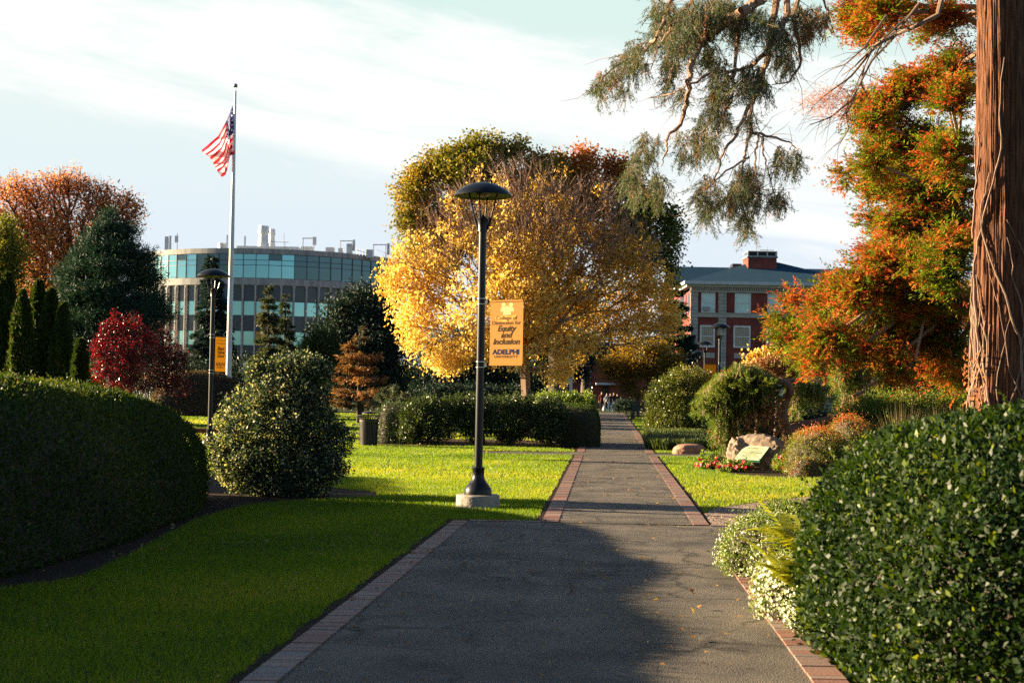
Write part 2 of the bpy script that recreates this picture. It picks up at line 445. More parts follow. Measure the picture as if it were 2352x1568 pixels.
M_FERN = leafmat('yellow_fern', [(0, (.16, .20, .01)), (.6, (.36, .38, .02)), (1, (.55, .48, .03))], trans=.5, tmul=(1.4, 1.4, .4))
M_MUML = leafmat('chrysanthemum_leaf', [(0, (.05, .095, .015)), (.6, (.12, .18, .025)), (1, (.26, .29, .07))], trans=.3, tmul=(1.8, 1.8, .6))
M_FLL = leafmat('bedding_leaf', [(0, (.06, .12, .02)), (.7, (.20, .27, .03)), (1, (.45, .48, .14))], trans=.35, rough=.3, spec=.6)
M_REDFL = leafmat('red_petal', [(0, (.55, .01, .03)), (.7, (.75, .03, .07)), (1, (.8, .2, .25))], trans=.3, tmul=(1.2, 1, 1))
M_WHFL = leafmat('white_petal', [(0, (.62, .62, .40)), (.5, (.78, .77, .62)), (1, (.85, .84, .78))], trans=.3, tmul=(1.1, 1.1, .9))
M_LITTER = leafmat('fallen_leaf', [(0, (.22, .09, .03)), (.5, (.38, .18, .05)), (1, (.52, .34, .08))], trans=.2)
M_PLUME = leafmat('grass_plume', [(0, (.16, .13, .07)), (.6, (.30, .22, .15)), (1, (.42, .30, .24))], trans=.4)
M_LIRI = leafmat('liriope_blade', [(0, (.03, .06, .015)), (.6, (.07, .10, .02)), (1, (.17, .17, .04))], trans=.35, tmul=(1.8, 1.8, .6))
M_BARK = solid('grey_bark', (.07, .05, .038), (.14, .10, .075), 6, .9, bump=.8, bscale=25, stretch=(1, 1, .25))
M_DBARK = solid('dark_bark', (.030, .022, .016), (.062, .044, .032), 6, .9, bump=.6, bscale=20, stretch=(1, 1, .3))
M_TWIG = solid('brown_twig', (.22, .13, .085), (.34, .22, .15), 3, .8)
M_RBARK = solid('shaggy_red_bark', (.052, .020, .011), (.21, .092, .050), 22, .92, bump=1.0, bscale=40, stretch=(1.6, 1.6, .14), spec=.2)
M_VINE = solid('vine_stem', (.13, .08, .055), (.26, .17, .12), 8, .85)
M_WBARK = solid('mossy_trunk_bark', (.17, .075, .04), (.27, .15, .09), 8, .9, bump=.9, bscale=22)
M_BLACK = solid('black_lamp_paint', (.005, .007, .010), (.007, .009, .012), 2, .34, spec=.35)
M_STEEL = solid('clamp_steel', (.5, .5, .5), (.6, .6, .6), 5, .3, metal=1)
M_CONC = solid('lamp_footing_concrete', (.42, .37, .30), (.26, .24, .20), 7, .9, bump=.7, bscale=18)
M_BULB = solid('lamp_lens', (.5, .48, .4), None, 2, .3)
M_TRASH = solid('bin_paint', (.030, .024, .020), (.036, .030, .025), 6, .42, spec=.45)
M_POLE = solid('flagpole_white', (.70, .72, .74), (.62, .64, .66), 3, .35, spec=.5)
M_CHROME = solid('finial_metal', (.35, .36, .38), None, 2, .15, metal=1)
M_ROCK = solid('boulder_stone', (.33, .24, .17), (.10, .075, .058), 9, .92, bump=1.0, bscale=14, detail=8)
M_RROCK = solid('red_boulder_stone', (.42, .22, .15), (.24, .13, .09), 6, .92, bump=1.0, bscale=18, detail=8)
M_PLAQ = solid('plaque_patina', (.50, .56, .34), (.42, .50, .30), 9, .45, spec=.4)
M_PLAQE = solid('plaque_rim', (.04, .16, .10), None, 9, .5)
M_DKTXT = solid('dark_lettering', (.05, .045, .02), None, 5, .7)
M_WOODF = solid('white_post', (.55, .57, .6), None, 4, .6)
M_BENCH = solid('bench_paint', (.012, .014, .018), None, 4, .4)

# banner cloth: thin, lets light through
def cloth(name, c, tr=.35):
    m, n, out = nt(name)
    p = N(n, 'ShaderNodeBsdfPrincipled'); p.inputs['Base Color'].default_value = (*c, 1); p.inputs['Roughness'].default_value = .6; p.inputs['Specular IOR Level'].default_value = .2
    t = N(n, 'ShaderNodeBsdfTranslucent'); t.inputs[0].default_value = (*c, 1)
    x = N(n, 'ShaderNodeMixShader'); x.inputs[0].default_value = tr
    n.links.new(p.outputs[0], x.inputs[1]); n.links.new(t.outputs[0], x.inputs[2]); n.links.new(x.outputs[0], out.inputs[0])
    return m
M_BANNER = cloth('banner_cloth', (.38, .150, .003), .2)
M_INK = solid('dark_banner_ink', (.035, .02, .008), None, 5, .8, spec=.1)
M_NAVY = solid('navy_banner_ink', (.006, .014, .05), None, 5, .8, spec=.1)
M_PALE = cloth('pale_banner_ink', (.70, .52, .20), .2)
M_PALE2 = cloth('faint_banner_ink', (.60, .29, .03), .2)

# ------------------------------------------------------------------ world + sun
SUN_AZ = R(-77.0)       # from +Y, negative = left
SUN_EL = R(13.9)
W = bpy.data.worlds.new('World'); S.world = W; W.use_nodes = True
n = W.node_tree; n.nodes.clear()
out = N(n, 'ShaderNodeOutputWorld'); bg = N(n, 'ShaderNodeBackground')
sky = N(n, 'ShaderNodeTexSky', sky_type='NISHITA'); sky.sun_disc = False
sky.sun_elevation = SUN_EL; sky.sun_rotation = SUN_AZ
sky.air_density = 1.0; sky.dust_density = 0.6; sky.ozone_density = 1.2
bg.inputs[1].default_value = SKY_STRENGTH
tc = N(n, 'ShaderNodeTexCoord'); sp = N(n, 'ShaderNodeSeparateXYZ'); n.links.new(tc.outputs['Generated'], sp.inputs[0])
def mth(op, a, b=None, c=None, clamp=False):
    x = N(n, 'ShaderNodeMath', operation=op); x.use_clamp = clamp
    for i, v in enumerate((a, b, c)):
        if v is None: continue
        if isinstance(v, (int, float)): x.inputs[i].default_value = v
        else: n.links.new(v, x.inputs[i])
    return x.outputs[0]
az = mth('ARCTAN2', sp.outputs[0], sp.outputs[1]); el = mth('ARCSINE', sp.outputs[2])
u = mth('MULTIPLY_ADD', el, -0.17, az)           # along the streaks
v = mth('MULTIPLY_ADD', az, 0.17, el)            # across the streaks
def streak(su, sv, det, off):
    cb = N(n, 'ShaderNodeCombineXYZ')
    n.links.new(mth('MULTIPLY', u, su), cb.inputs[0]); n.links.new(mth('MULTIPLY', v, sv), cb.inputs[1]); cb.inputs[2].default_value = off
    ns = N(n, 'ShaderNodeTexNoise'); ns.inputs['Scale'].default_value = 1; ns.inputs['Detail'].default_value = det; ns.inputs['Roughness'].default_value = .58
    ns.inputs['Distortion'].default_value = .5
    n.links.new(cb.outputs[0], ns.inputs['Vector']); return ns.outputs['Fac']
n1 = streak(4.0, 20, 7, 3.3); n2 = streak(14, 70, 8, 9.1); n3 = streak(2.2, 26, 6, 5.7)
band = mth('SUBTRACT', 1.0, mth('DIVIDE', mth('ABSOLUTE', mth('SUBTRACT', v, 0.197)), 0.075))
left = mth('MULTIPLY', mth('SUBTRACT', -0.12, az, clamp=False), 1.6)
left = mth('MAXIMUM', mth('MINIMUM', left, .7), 0.0)
val = mth('ADD', mth('ADD', band, left), mth('MULTIPLY', mth('SUBTRACT', n1, 0.5), 3.0))
val = mth('ADD', val, mth('MULTIPLY', mth('SUBTRACT', n2, 0.5), 1.3))
band2 = mth('SUBTRACT', 0.75, mth('DIVIDE', mth('ABSOLUTE', mth('SUBTRACT', v, 0.155)), 0.022))
val2 = mth('ADD', band2, mth('MULTIPLY', mth('SUBTRACT', n3, 0.5), 4.0))
val = mth('ADD', mth('MAXIMUM', val, val2), 0.02)
mr = N(n, 'ShaderNodeMapRange', interpolation_type='SMOOTHSTEP'); mr.inputs[1].default_value = 0.05; mr.inputs[2].default_value = 1.0
n.links.new(val, mr.inputs[0])
front = N(n, 'ShaderNodeMapRange', interpolation_type='SMOOTHSTEP'); front.inputs[1].default_value = 1.25; front.inputs[2].default_value = 0.75
n.links.new(mth('ABSOLUTE', mth('ADD', az, 0.25)), front.inputs[0])
mask = mth('MULTIPLY', mr.outputs[0], front.outputs[0])
mask = mth('MULTIPLY', mask, 0.97)
grade = N(n, 'ShaderNodeMix', data_type='RGBA', blend_type='MULTIPLY'); grade.inputs[0].default_value = 1
n.links.new(sky.outputs[0], grade.inputs[6]); grade.inputs[7].default_value = SKY_TINT
mx = N(n, 'ShaderNodeMix', data_type='RGBA'); 
# thin bright veil of high cloud over the sunward part of the sky, white streaks on top of it
K = 1.0 / (2 ** EXPOSURE * SKY_STRENGTH)
vr = ramp(n, [(0.0, (.76 * K, .86 * K, .97 * K)), (0.10, (.80 * K, .89 * K, .98 * K)), (0.19, (.84 * K, .95 * K, .92 * K)), (0.30, (.70 * K, .92 * K, .85 * K)), (0.5, (.35 * K, .55 * K, .6 * K))])
n.links.new(el, vr.inputs[0])
high = N(n, 'ShaderNodeMapRange', interpolation_type='SMOOTHSTEP'); high.inputs[1].default_value = 0.62; high.inputs[2].default_value = 0.34
n.links.new(el, high.inputs[0])
low = N(n, 'ShaderNodeMapRange', interpolation_type='SMOOTHSTEP'); low.inputs[1].default_value = -0.08; low.inputs[2].default_value = 0.0
n.links.new(el, low.inputs[0])
veil = mth('MULTIPLY', mth('MULTIPLY', front.outputs[0], high.outputs[0]), mth('MULTIPLY', low.outputs[0], 0.96))
mv = N(n, 'ShaderNodeMix', data_type='RGBA'); n.links.new(veil, mv.inputs[0]); n.links.new(grade.outputs[2], mv.inputs[6]); n.links.new(vr.outputs[0], mv.inputs[7])
n.links.new(mv.outputs[2], mx.inputs[6])
n.links.new(mth('MULTIPLY', mask, high.outputs[0]), mx.inputs[0])
mx.inputs[7].default_value = (1.03 * K, 1.05 * K, 1.03 * K, 1)
n.links.new(mx.outputs[2], bg.inputs[0]); n.links.new(bg.outputs[0], out.inputs[0])

sl = bpy.data.lights.new('sun', 'SUN'); sl.energy = SUN_STRENGTH; sl.angle = R(0.53); sl.color = SUN_COL
so = bpy.data.objects.new('sun', sl); COL.objects.link(so)
sd = Vector((math.sin(SUN_AZ) * math.cos(SUN_EL), math.cos(SUN_AZ) * math.cos(SUN_EL), math.sin(SUN_EL)))
so.rotation_euler = sd.to_track_quat('Z', 'Y').to_euler(); so.location = (-30, 20, 40)

S.view_settings.view_transform = 'Standard'; S.view_settings.look = 'None'
S.view_settings.gamma = 1; S.view_settings.exposure = EXPOSURE
S.render.engine = 'CYCLES'
S.cycles.max_bounces = 10; S.cycles.diffuse_bounces = 6; S.cycles.glossy_bounces = 2; S.cycles.transmission_bounces = 8
S.cycles.caustics_reflective = False; S.cycles.caustics_refractive = False
S.cycles.use_adaptive_sampling = True; S.cycles.adaptive_threshold = 0.01
S.cycles.use_denoising = False
try: S.cycles.denoiser = 'OPENIMAGEDENOISE'
except Exception: pass
S.cycles.sample_clamp_indirect = 6

# ------------------------------------------------------------------ ground, path, edging
mb = MB(); mb.face([(-900, -60, 0), (900, -60, 0), (900, 1500, 0), (-900, 1500, 0)])
tag(mb.build('ground', M_TURF), kind='structure')

def line2(a, b, y):              # x on the ground line through a, b at distance y
    t = (y - a[1]) / (b[1] - a[1]); return a[0] + (b[0] - a[0]) * t
WL = (gnd(640, 1566), gnd(1075, 1197)); WLo = (gnd(557, 1566), gnd(1042, 1196))
WR = (gnd(1838, 1530), gnd(1650, 1270)); 
NL = (gnd(1282.6, 1198.4), gnd(1339.6, 1046)); NLo = (gnd(1244.3, 1198.4), gnd(1320.7, 1046))
NR = (gnd(1590.5, 1203.5), gnd(1491.2, 1050)); NRo = (gnd(1627, 1205), gnd(1510, 1050))
YJ = WL[1][1]                    # where the wide walk ends
YK = NL[1][1]                    # cross walk
print('path', [tuple(np.round(q, 2)) for pr in (WL, WLo, WR, NL, NLo, NR, NRo) for q in pr])
def L2(pr, y): return (line2(pr[0], pr[1], y), y)
def L2X(pr, P): return line2(pr[0], pr[1], P[:, 1])
YF = 118.0
wide = [(*L2(WL, 2.0), .006), (*L2(WR, 2.0), .006), (*L2(WR, WR[1][1]), .006), (WR[1][0] + .9, WR[1][1] + .1, .006), (WR[1][0] + .9, YJ - .15, .006), (*L2(WL, YJ), .006)]
mb = MB(); mb.face([(x, y, .006) for x, y in (L2(WL, 2.0), L2(WR, 2.0), L2(WR, WR[1][1]), (WR[1][0] + 1.2, WR[1][1]), (WR[1][0] + 1.2, YJ - .12), (L2(NR, YJ)[0], YJ - .12), L2(WL, YJ - .0))])
mb.face([(*L2(NL, YJ - .06), .010), (*L2(NR, YJ - .06), .010), (*L2(NR, YF), .010), (*L2(NL, YF), .010)])
xk0 = L2(NLo, YK)[0]
mb.face([(xk0 - 2.6, YK + .35, .007), (xk0 + .3, YK + .05, .007), (xk0 + .3, YK + 1.9, .007), (xk0 - 2.6, YK + 1.2, .007)])
xk1 = L2(NRo, YK)[0]
mb.face([(xk1 - .3, YK + .0, .007), (xk1 + 9, YK + 1.2, .007), (xk1 + 9, YK + 2.6, .007), (xk1 - .3, YK + 1.6, .007)])
tag(mb.build('path', M_ASPH), kind='structure')

def bricks(name, i0, o0, i1, o1, step=.098, gap=.008, top=.016):
    i0, o0, i1, o1 = [np.array([p[0], p[1], 0.]) for p in (i0, o0, i1, o1)]
    k = max(1, int(round(np.linalg.norm((i1 + o1) / 2 - (i0 + o0) / 2) / step)))
    mb = MB()
    for j in range(k):
        a = (j + gap / step / 2) / k; b = (j + 1 - gap / step / 2) / k
        q = [i0 + (i1 - i0) * a, o0 + (o1 - o0) * a, o0 + (o1 - o0) * b, i0 + (i1 - i0) * b]
        jit = (random.random() - .5) * .012
        ax = (q[1] - q[0]) * jit
        q = [p + ax for p in q]
        z = top + random.uniform(-.003, .003); t = random.random()
        T = [(p[0], p[1], z) for p in q]; B = [(p[0], p[1], -.02) for p in q]
        mb.face(T, 0, t)
        for e in range(4): mb.face([B[e], B[(e + 1) % 4], T[(e + 1) % 4], T[e]], 0, t)
    o = mb.build(name, M_BRICK); return tag(o, kind='structure')
bricks('brick_edging', L2(WL, 2.5), L2(WLo, 2.5), L2(WL, YJ), L2(WLo, YJ))
bricks('brick_edging', L2(NL, YJ), L2(NLo, YJ), L2(NL, YK), L2(NLo, YK))
bricks('brick_edging', L2(NL, YK + 1.9), L2(NLo, YK + 1.9), L2(NL, YF), L2(NLo, YF), step=.2)
bricks('brick_edging', L2(NRo, YJ - .1), L2(NR, YJ - .1), L2(NRo, YK), L2(NR, YK))
bricks('brick_edging', L2(NRo, YK + 1.7), L2(NR, YK + 1.7), L2(NRo, YF), L2(NR, YF), step=.2)
# header course across the end of the wide walk, and the short right-hand one
bricks('brick_edging', (L2(WLo, YJ)[0] + .2, YJ), (L2(WLo, YJ)[0] + .2, YJ + .1), (L2(NLo, YJ)[0], YJ), (L2(NLo, YJ)[0], YJ + .1), step=.2)
bricks('brick_edging', (L2(NRo, YJ)[0], YJ - .12), (L2(NRo, YJ)[0], YJ - .02), (L2(NRo, YJ)[0] + 1.0, YJ - .12), (L2(NRo, YJ)[0] + 1.0, YJ - .02), step=.2)
wo = (WR[0] + np.array([.20, 0, 0]), WR[1] + np.array([.20, 0, 0]))
bricks('brick_edging', L2(wo, 2.5), L2(WR, 2.5), L2(wo, WR[1][1]), L2(WR, WR[1][1]))

bed = [gnd(*q) for q in ((0, 1352), (110, 1340), (190, 1325), (300, 1275), (370, 1235), (450, 1195), (560, 1163), (650, 1152), (780, 1145), (868, 1141), (862, 1130), (780, 1122), (690, 1105), (470, 1090))]
bed = [np.array([-5.2, 9.0, 0])] + bed + [np.array([-12., 24, 0]), np.array([-12., 9, 0])]
mb = MB(); mb.face([(q[0], q[1], .006) for q in bed]); tag(mb.build('planting_bed', M_MULCH), kind='structure')
bed2 = [gnd(*q) for q in ((875, 1024), (1000, 1027), (1150, 1026), (1250, 1027), (1330, 1036), (1344, 1036), (1352, 1010))] + [np.array([1.8, 47, 0.]), np.array([-5.5, 47, 0.])]
mb = MB(); mb.face([(q[0], q[1], .005) for q in bed2]); tag(mb.build('planting_bed', M_MULCH), kind='structure')
bed3 = [gnd(*q) for q in ((1570, 1080), (1640, 1072), (1690, 1088), (1760, 1095), (1860, 1098), (2100, 1098), (2100, 1040), (1640, 1047), (1600, 1050), (1560, 1062))]
bed3 = [gnd(*q) for q in ((1606, 1070), (1640, 1082), (1690, 1092), (1760, 1097), (1860, 1099), (2100, 1098), (2100, 1040), (1660, 1047), (1618, 1058))]
mb = MB(); mb.face([(q[0], q[1], .005) for q in bed3]); tag(mb.build('planting_bed', M_MULCH), kind='structure')
grav = [gnd(*q) for q in ((1632, 1205), (1618, 1180), (1640, 1168), (1750, 1152), (1860, 1140), (2050, 1138))] + [np.array([5.2, 9.5, 0.]), np.array([2.6, 9.5, 0.]), L2(wo, 14.4) + (0,), (WR[1][0] + 1.2, WR[1][1], 0), (WR[1][0] + 1.2, YJ - .1, 0)]
mb = MB(); mb.face([(q[0], q[1], .004) for q in grav]); tag(mb.build('gravel', M_GRAVEL), kind='structure')
# loose pebbles
P = np.stack([rng.uniform(2, 6, 9000), rng.uniform(12, 22, 9000), np.full(9000, .006)], 1)
P = P[inpoly(P, grav)]
D = unit(rdir(len(P)) * np.array([1, 1, .4])); k = kites(P, D, unit(np.array([[0, 0, 1.]]) + rdir(len(P)) * .5), rng.uniform(.015, .035, len(P)), rng.uniform(.012, .025, len(P)), fold=.25)
tag(add('gravel_pebbles', fast_mesh('gravel_pebbles', k, rng.uniform(0, 1, len(k))), M_PEB), kind='stuff')
# bare soil slot between turf and bricks
mb = MB()
for a, b, s, y0, y1 in ((WLo, WLo, -1, 2.5, YJ + .2), (NRo, NRo, 1, YJ, YK), (NLo, NLo, -1, YJ + .2, YK)):
    mb.face([(L2(a, y0)[0], y0, .003), (L2(a, y0)[0] + s * .09, y0, .003), (L2(a, y1)[0] + s * .09, y1, .003), (L2(a, y1)[0], y1, .003)])
mb.face([(L2(WLo, YJ)[0] - .1, YJ + .1, .0025), (L2(NLo, YJ)[0], YJ + .1, .0025), (L2(NLo, YJ)[0], YJ + .22, .0025), (L2(WLo, YJ)[0] - .1, YJ + .3, .0025)])
tag(mb.build('soil_edge', M_MULCH), kind='structure')

# ------------------------------------------------------------------ grass blades
def grass(name, x0, x1, y0, y1, n, keep, h=(.035, .065), w=(.004, .007)):
    P = np.stack([rng.uniform(x0, x1, n), y0 + (y1 - y0) * rng.uniform(0, 1, n), np.zeros(n)], 1)
    P = P[keep(P)]
    fr = np.abs(P[:, 0]) < P[:, 1] * .40 + 1.2
    P = P[fr]; m = len(P)
    pt = .6 * snoise(P, 1.3, 77) + .9 * snoise(P, .45, 79) + .4 * snoise(P, 4.5, 76); ht = snoise(P, .7, 78)
    D = unit(rdir(m) * .55 + np.array([0, 0, 1.]) + np.stack([pt * .25, ht * .2, pt * 0], 1))
    dist = np.clip(P[:, 1] / 15, .8, 2.6)
    V = blades(P, D, rng.uniform(*h, m) * (1 + .25 * ht), rng.uniform(*w, m) * dist)
    T = np.clip(.48 + .30 * pt + rng.normal(size=m) * .22, 0, 1)
    return tag(add(name, fast_mesh(name, V, T), M_GRASS), kind='stuff')
def keepL(P):
    xl = np.where(P[:, 1] < YJ + .14, line2(WLo[0], WLo[1], P[:, 1]), line2(NLo[0], NLo[1], P[:, 1])) - .07 + snoise(P, 6, 5) * .03
    k = (P[:, 0] < xl) & ~inpoly(P, bed) & ~inpoly(P, bed2)
    k &= ~((P[:, 1] > YK - .05) & (P[:, 1] < YK + 2.0) & (P[:, 0] > xk0 - 2.6))
    k &= (np.hypot(P[:, 0] + .45, P[:, 1] - 19.6) > .3)
    return k
def keepR(P):
    xr = line2(NRo[0], NRo[1], P[:, 1]) + .07 + snoise(P, 6, 6) * .03
    return (P[:, 0] > xr) & ~inpoly(P, bed3) & ~inpoly(P, grav) & ~((P[:, 1] > YK - .05) & (P[:, 1] < YK + 2.6)) & (P[:, 1] > YJ)
grass('grass', -6, 0.2, 6.5, 14, 260000, keepL, h=(.03, .06), w=(.004, .006))
grass('grass', -7, 1.2, 14, 26, 260000, keepL, w=(.004, .007))
grass('grass', -14, 1.8, 26, 46, 330000, keepL, w=(.004, .008))
grass('grass', 1.2, 9, 18, 44, 230000, keepR, w=(.004, .008))
grass('grass', -26, 26, 46, 95, 260000, lambda P: (keepL(P) | (P[:, 0] > line2(NRo[0], NRo[1], P[:, 1]) + .1)), h=(.04, .09), w=(.006, .012))
# ------------------------------------------------------------------ street lamps
def make_lamp(loc, label, rz=0.0, footing=True, arms=True):
    r = empty('street_lamp', loc, label, 'street lamp', 'mushroom lamps along the walks', rz)
    if footing:
        mb = MB(); mb.lathe([(0, .185), (.285, .185), (.30, .17), (.302, -.05)], 40)
        mb.build('concrete_footing', M_CONC, r, True, True)
    mb = MB(); mb.lathe([(.19, .185), (.19, .235), (.182, .27), (.14, .33), (.092, .39), (.082, .44), (.082, .52), (.088, .53), (.088, .555), (.07, .56), (.06, .565)], 32)
    mb.build('base_cover', M_BLACK, r, True, True)
    mb = MB(); mb.lathe([(.056, .55), (.053, 3.82)], 24); mb.build('pole', M_BLACK, r, True, True)
    mb = MB(); mb.lathe([(.064, 3.80), (.066, 3.83), (.062, 3.84), (.080, 3.97), (.082, 3.975), (.0, 4.04)], 20)
    for k in range(4):
        a = R(22 + 90 * k); ca, sa = math.cos(a), math.sin(a)
        mb.tube([(ca * .065, sa * .065, 3.83), (ca * .115, sa * .115, 3.985)], [.012, .02], 6)
    mb.build('collar', M_BLACK, r, True, True)
    for k in range(4):
        a = R(22 + 90 * k); ca, sa = math.cos(a), math.sin(a)
        mb = MB(); mb.tube([(ca * .108, sa * .108, 3.96), (ca * .205, sa * .205, 4.33)], .0115, 8)
        mb.build('strut', M_BLACK, r, True, True)
    mb = MB(); mb.lathe([(.0, 4.485), (.09, 4.48), (.18, 4.458), (.27, 4.418), (.34, 4.372), (.385, 4.33), (.40, 4.302), (.397, 4.290), (.37, 4.300), (.25, 4.33), (.0, 4.345)], 48)
    mb.build('lamp_shade', M_BLACK, r, True, True)
    mb = MB(); mb.lathe([(.10, 4.34), (.10, 4.31), (.06, 4.285), (.0, 4.278)], 20); mb.build('lens', M_BULB, r, True, True)
    if arms:
        for z in (2.835, 1.965):
            mb = MB(); mb.tube([(0.05, 0, z), (.60, 0, z)], .009, 8); mb.box(.055, .125, -.02, .02, z - .03, z + .03)
            o = mb.build('banner_arm', M_BLACK, r, True, True)
            mb = MB()
            for dz in (-.035, .04): mb.lathe([(.059, z + dz - .006), (.0635, z + dz - .005), (.0635, z + dz + .005), (.059, z + dz + .006)], 24)
            mb.build('clamp', M_STEEL, o, True, True)
    return r
LAMP = gx(1102, 19.6)
lamp0 = make_lamp(LAMP, 'tall black mushroom lamp on a round concrete footing, nearest the camera', R(-38))
spots = [(484, 34.8, R(66), 'black mushroom lamp between the clipped hedge and the flagpole'),
         (1652, 56.8, R(180), 'largest of the far lamps, before the brick building, orange banner on it'),
         (1618, 75.5, R(20), 'far lamp just behind the one with the orange banner, before a stone pilaster'),
         (1602, 93.0, R(60), 'far lamp in front of the stone corner of the brick building'),
         (1543, 104.5, R(10), 'far lamp rising over the left part of the pieris bush'),
         (1504, 131.0, R(180), 'farthest visible lamp before the olive gold tree, pale yellow banner on it'),
         (1357, 131.0, R(180), 'far lamp half hidden by golden leaves beside the walk end')]
LP = []
for px, d, rz, lab in spots:
    c = copy_tree(lamp0); c.location = gx(px, d); c.rotation_euler.z = rz; c['label'] = lab
    LP.append((Vector(c.location), rz))
    for ch in list(c.children):      # footings of the far lamps are sunk in planting
        if ch.name.startswith('concrete_footing'): bpy.data.objects.remove(ch)
    if d not in (34.8, 56.8, 131.0):
        for ch in list(c.children):
            if ch.name.startswith('banner_arm'):
                for g in list(ch.children): bpy.data.objects.remove(g)
                bpy.data.objects.remove(ch)

TXTM = Matrix(((1, 0, 0, 0), (0, 0, -1, 0), (0, 1, 0, 0), (0, 0, 0, 1)))      # text x,y -> x,z, facing -y
def banner(lamp_loc, rz, label, kind, ws=1.0):
    off = Matrix.Rotation(rz, 3, 'Z') @ Vector((.365 * (1 + (ws - 1) * .9), 0, 0))
    loc = Vector(lamp_loc) + off + Vector((0, 0, 1.955))
    r = empty('banner', loc, label, 'banner', 'yellow banners on the lamps', rz)
    r.scale.x = ws
    mb = MB(); nx, nz = 12, 20; y0 = lambda x, z: -.004
    for i in range(nx):
        for j in range(nz):
            q = []
            for a, b in ((i, j), (i + 1, j), (i + 1, j + 1), (i, j + 1)):
                x = -.2275 + .455 * a / nx; z = .89 * b / nz; q.append((x, y0(x, z) + .004, z))
            mb.face(q)
    mb.box(-.2275, .2275, -.012, .014, .868, .89); mb.box(-.2275, .2275, -.012, .014, 0, .022)
    mb.build('cloth', M_BANNER, r, True, True)
    def M_(y): return Matrix.Translation((0, y, 0)) @ TXTM
    Y = -.0006
    def zt(y): return (1405 - y) / 1432
    if kind == 'equity':
        mb = MB()
        for cx, cy, rr, w, h, b in ((425, 222, 39, 112, 92, 355), (572, 222, 39, 112, 92, 355), (497, 288, 43, 152, 84, 418)):
            x = (cx - 490) / 1432; k = 1 if cy < 250 else 0
            yy = Y + (.0002 if k else -.0001); m = 0
            mb.face([(x + rr / 1432 * math.cos(a), yy, zt(cy) + rr / 1432 * math.sin(a)) for a in np.linspace(0, 6.283, 20)[:-1]])
            ww = w / 1432 / 2; z0 = zt(b); z1 = z0 + h / 1432
            pts = [(x - ww, z0)] + [(x + ww * math.cos(a) , z0) for a in (0,)]
            top = [(x + ww * np.sign(math.cos(a)) * abs(math.cos(a)) ** .6, z0 + h / 1432 * math.sin(a) ** .7) for a in np.linspace(0, math.pi, 14)]
            mb.face([(p[0], yy, p[1]) for p in top])
        mb.build('emblem', M_PALE, r, False, True)
        mb = MB()
        mb.face([((x - 490) / 1432, Y + .0003, zt(y)) for x, y in ((250, 470), (330, 540), (480, 560), (600, 520), (700, 440), (650, 425), (560, 455), (430, 425), (330, 440))][::-1])
        mb.build('swoosh', M_PALE2, r, False, True)
        mb = MB()
        put_text(mb, 'College of', .070, 0, zt(512), M_(Y - .0004), width=.293, offset=.0018)
        put_text(mb, 'Distinction for', .070, 0, zt(608), M_(Y - .0004), width=.40, offset=.0018)
        for s, y, w in (('Equity', 735, .27), ('and', 862, .168), ('Inclusion', 990, .378)):
            put_text(mb, s, .104, 0, zt(y), M_(Y - .0004), width=w, shear=.28, offset=.0052)
        put_text(mb, 'UNIVERSITY', .043, 0, zt(1255), M_(Y - .0004), width=.335, offset=.0024, spacing=1.25)
        mb.build('lettering', M_INK, r, False, True)
        mb = MB(); put_text(mb, 'ADELPHI', .090, 0, zt(1185), M_(Y - .0004), width=.378, offset=.0058)
        o = mb.build('name_lettering', M_NAVY, r, False, True)
    elif kind == 'best':
        mb = MB()
        put_text(mb, 'U.S. News &', .07, 0, .77, M_(Y - .0004), width=.34); put_text(mb, 'World Report', .07, 0, .69, M_(Y - .0004), width=.36)
        for s, z in (('Best', .55), ('Value', .46), ('School', .37)): put_text(mb, s, .12, 0, z, M_(Y - .0004), width=.30, shear=.28, offset=.004)
        put_text(mb, 'UNIVERSITY', .055, 0, .10, M_(Y - .0004), width=.335, offset=.0012)
        mb.build('lettering', M_INK, r, False, True)
        mb = MB(); put_text(mb, 'ADELPHI', .115, 0, .16, M_(Y - .0004), width=.378, offset=.0035); mb.build('name_lettering', M_NAVY, r, False, True)
    return r
banner(lamp0.location, R(-38), 'yellow banner reading Equity and Inclusion on the nearest lamp', 'equity', 1.25)
banner(LP[0][0], LP[0][1], 'yellow banner seen nearly edge-on, on the lamp by the flagpole', 'best')
banner(LP[1][0], R(180), 'orange banner on the largest far lamp, lower part behind the pieris bush', 'plain')
banner(LP[5][0], R(180), 'pale yellow banner beside the pieris bush, on the farthest lamp', 'plain')
banner(LP[6][0], R(180), 'small yellow banner in the shade under the golden tree', 'plain')

# ------------------------------------------------------------------ flagpole and flag
FD = 84.0
fb = gx(524, FD)
r = empty('flagpole', fb, 'tall white tapered flagpole with a ball on top, behind the brown bush', 'flagpole')
ztop = at(537, 204, FD)[2]
mb = MB(); mb.lathe([(.17, -.1), (.165, 4), (.13, ztop * .6), (.06, ztop - .15), (.05, ztop - .1)], 20); mb.build('pole', M_POLE, r, True, True)
mb = MB(); mb.lathe([(.02, ztop - .1), (.02, ztop + .05)] + [(.13 * math.sin(a), ztop + .05 + .13 - .13 * math.cos(a)) for a in np.linspace(.1, 3.14, 12)], 20); mb.build('finial', M_CHROME, r, True, True)
M_FR = cloth('flag_red', (.70, .035, .08), .6); M_FW = cloth('flag_white', (.90, .87, .87), .6); M_FB = cloth('flag_blue', (.035, .05, .18), .4)
def fpt(zx, zy): return (zx / 3.408 + 740) * .5742, (zy / 3.408 + 300) * .5742
TU = [0, .18, .40, .65, .85, 1]
TP = [(652, 402), (612, 520), (560, 635), (450, 840), (320, 950), (225, 1018)]
BP = [(655, 1030), (610, 1110), (600, 1180), (585, 1290), (555, 1350), (500, 1385)]
nu, nv = 104, 65
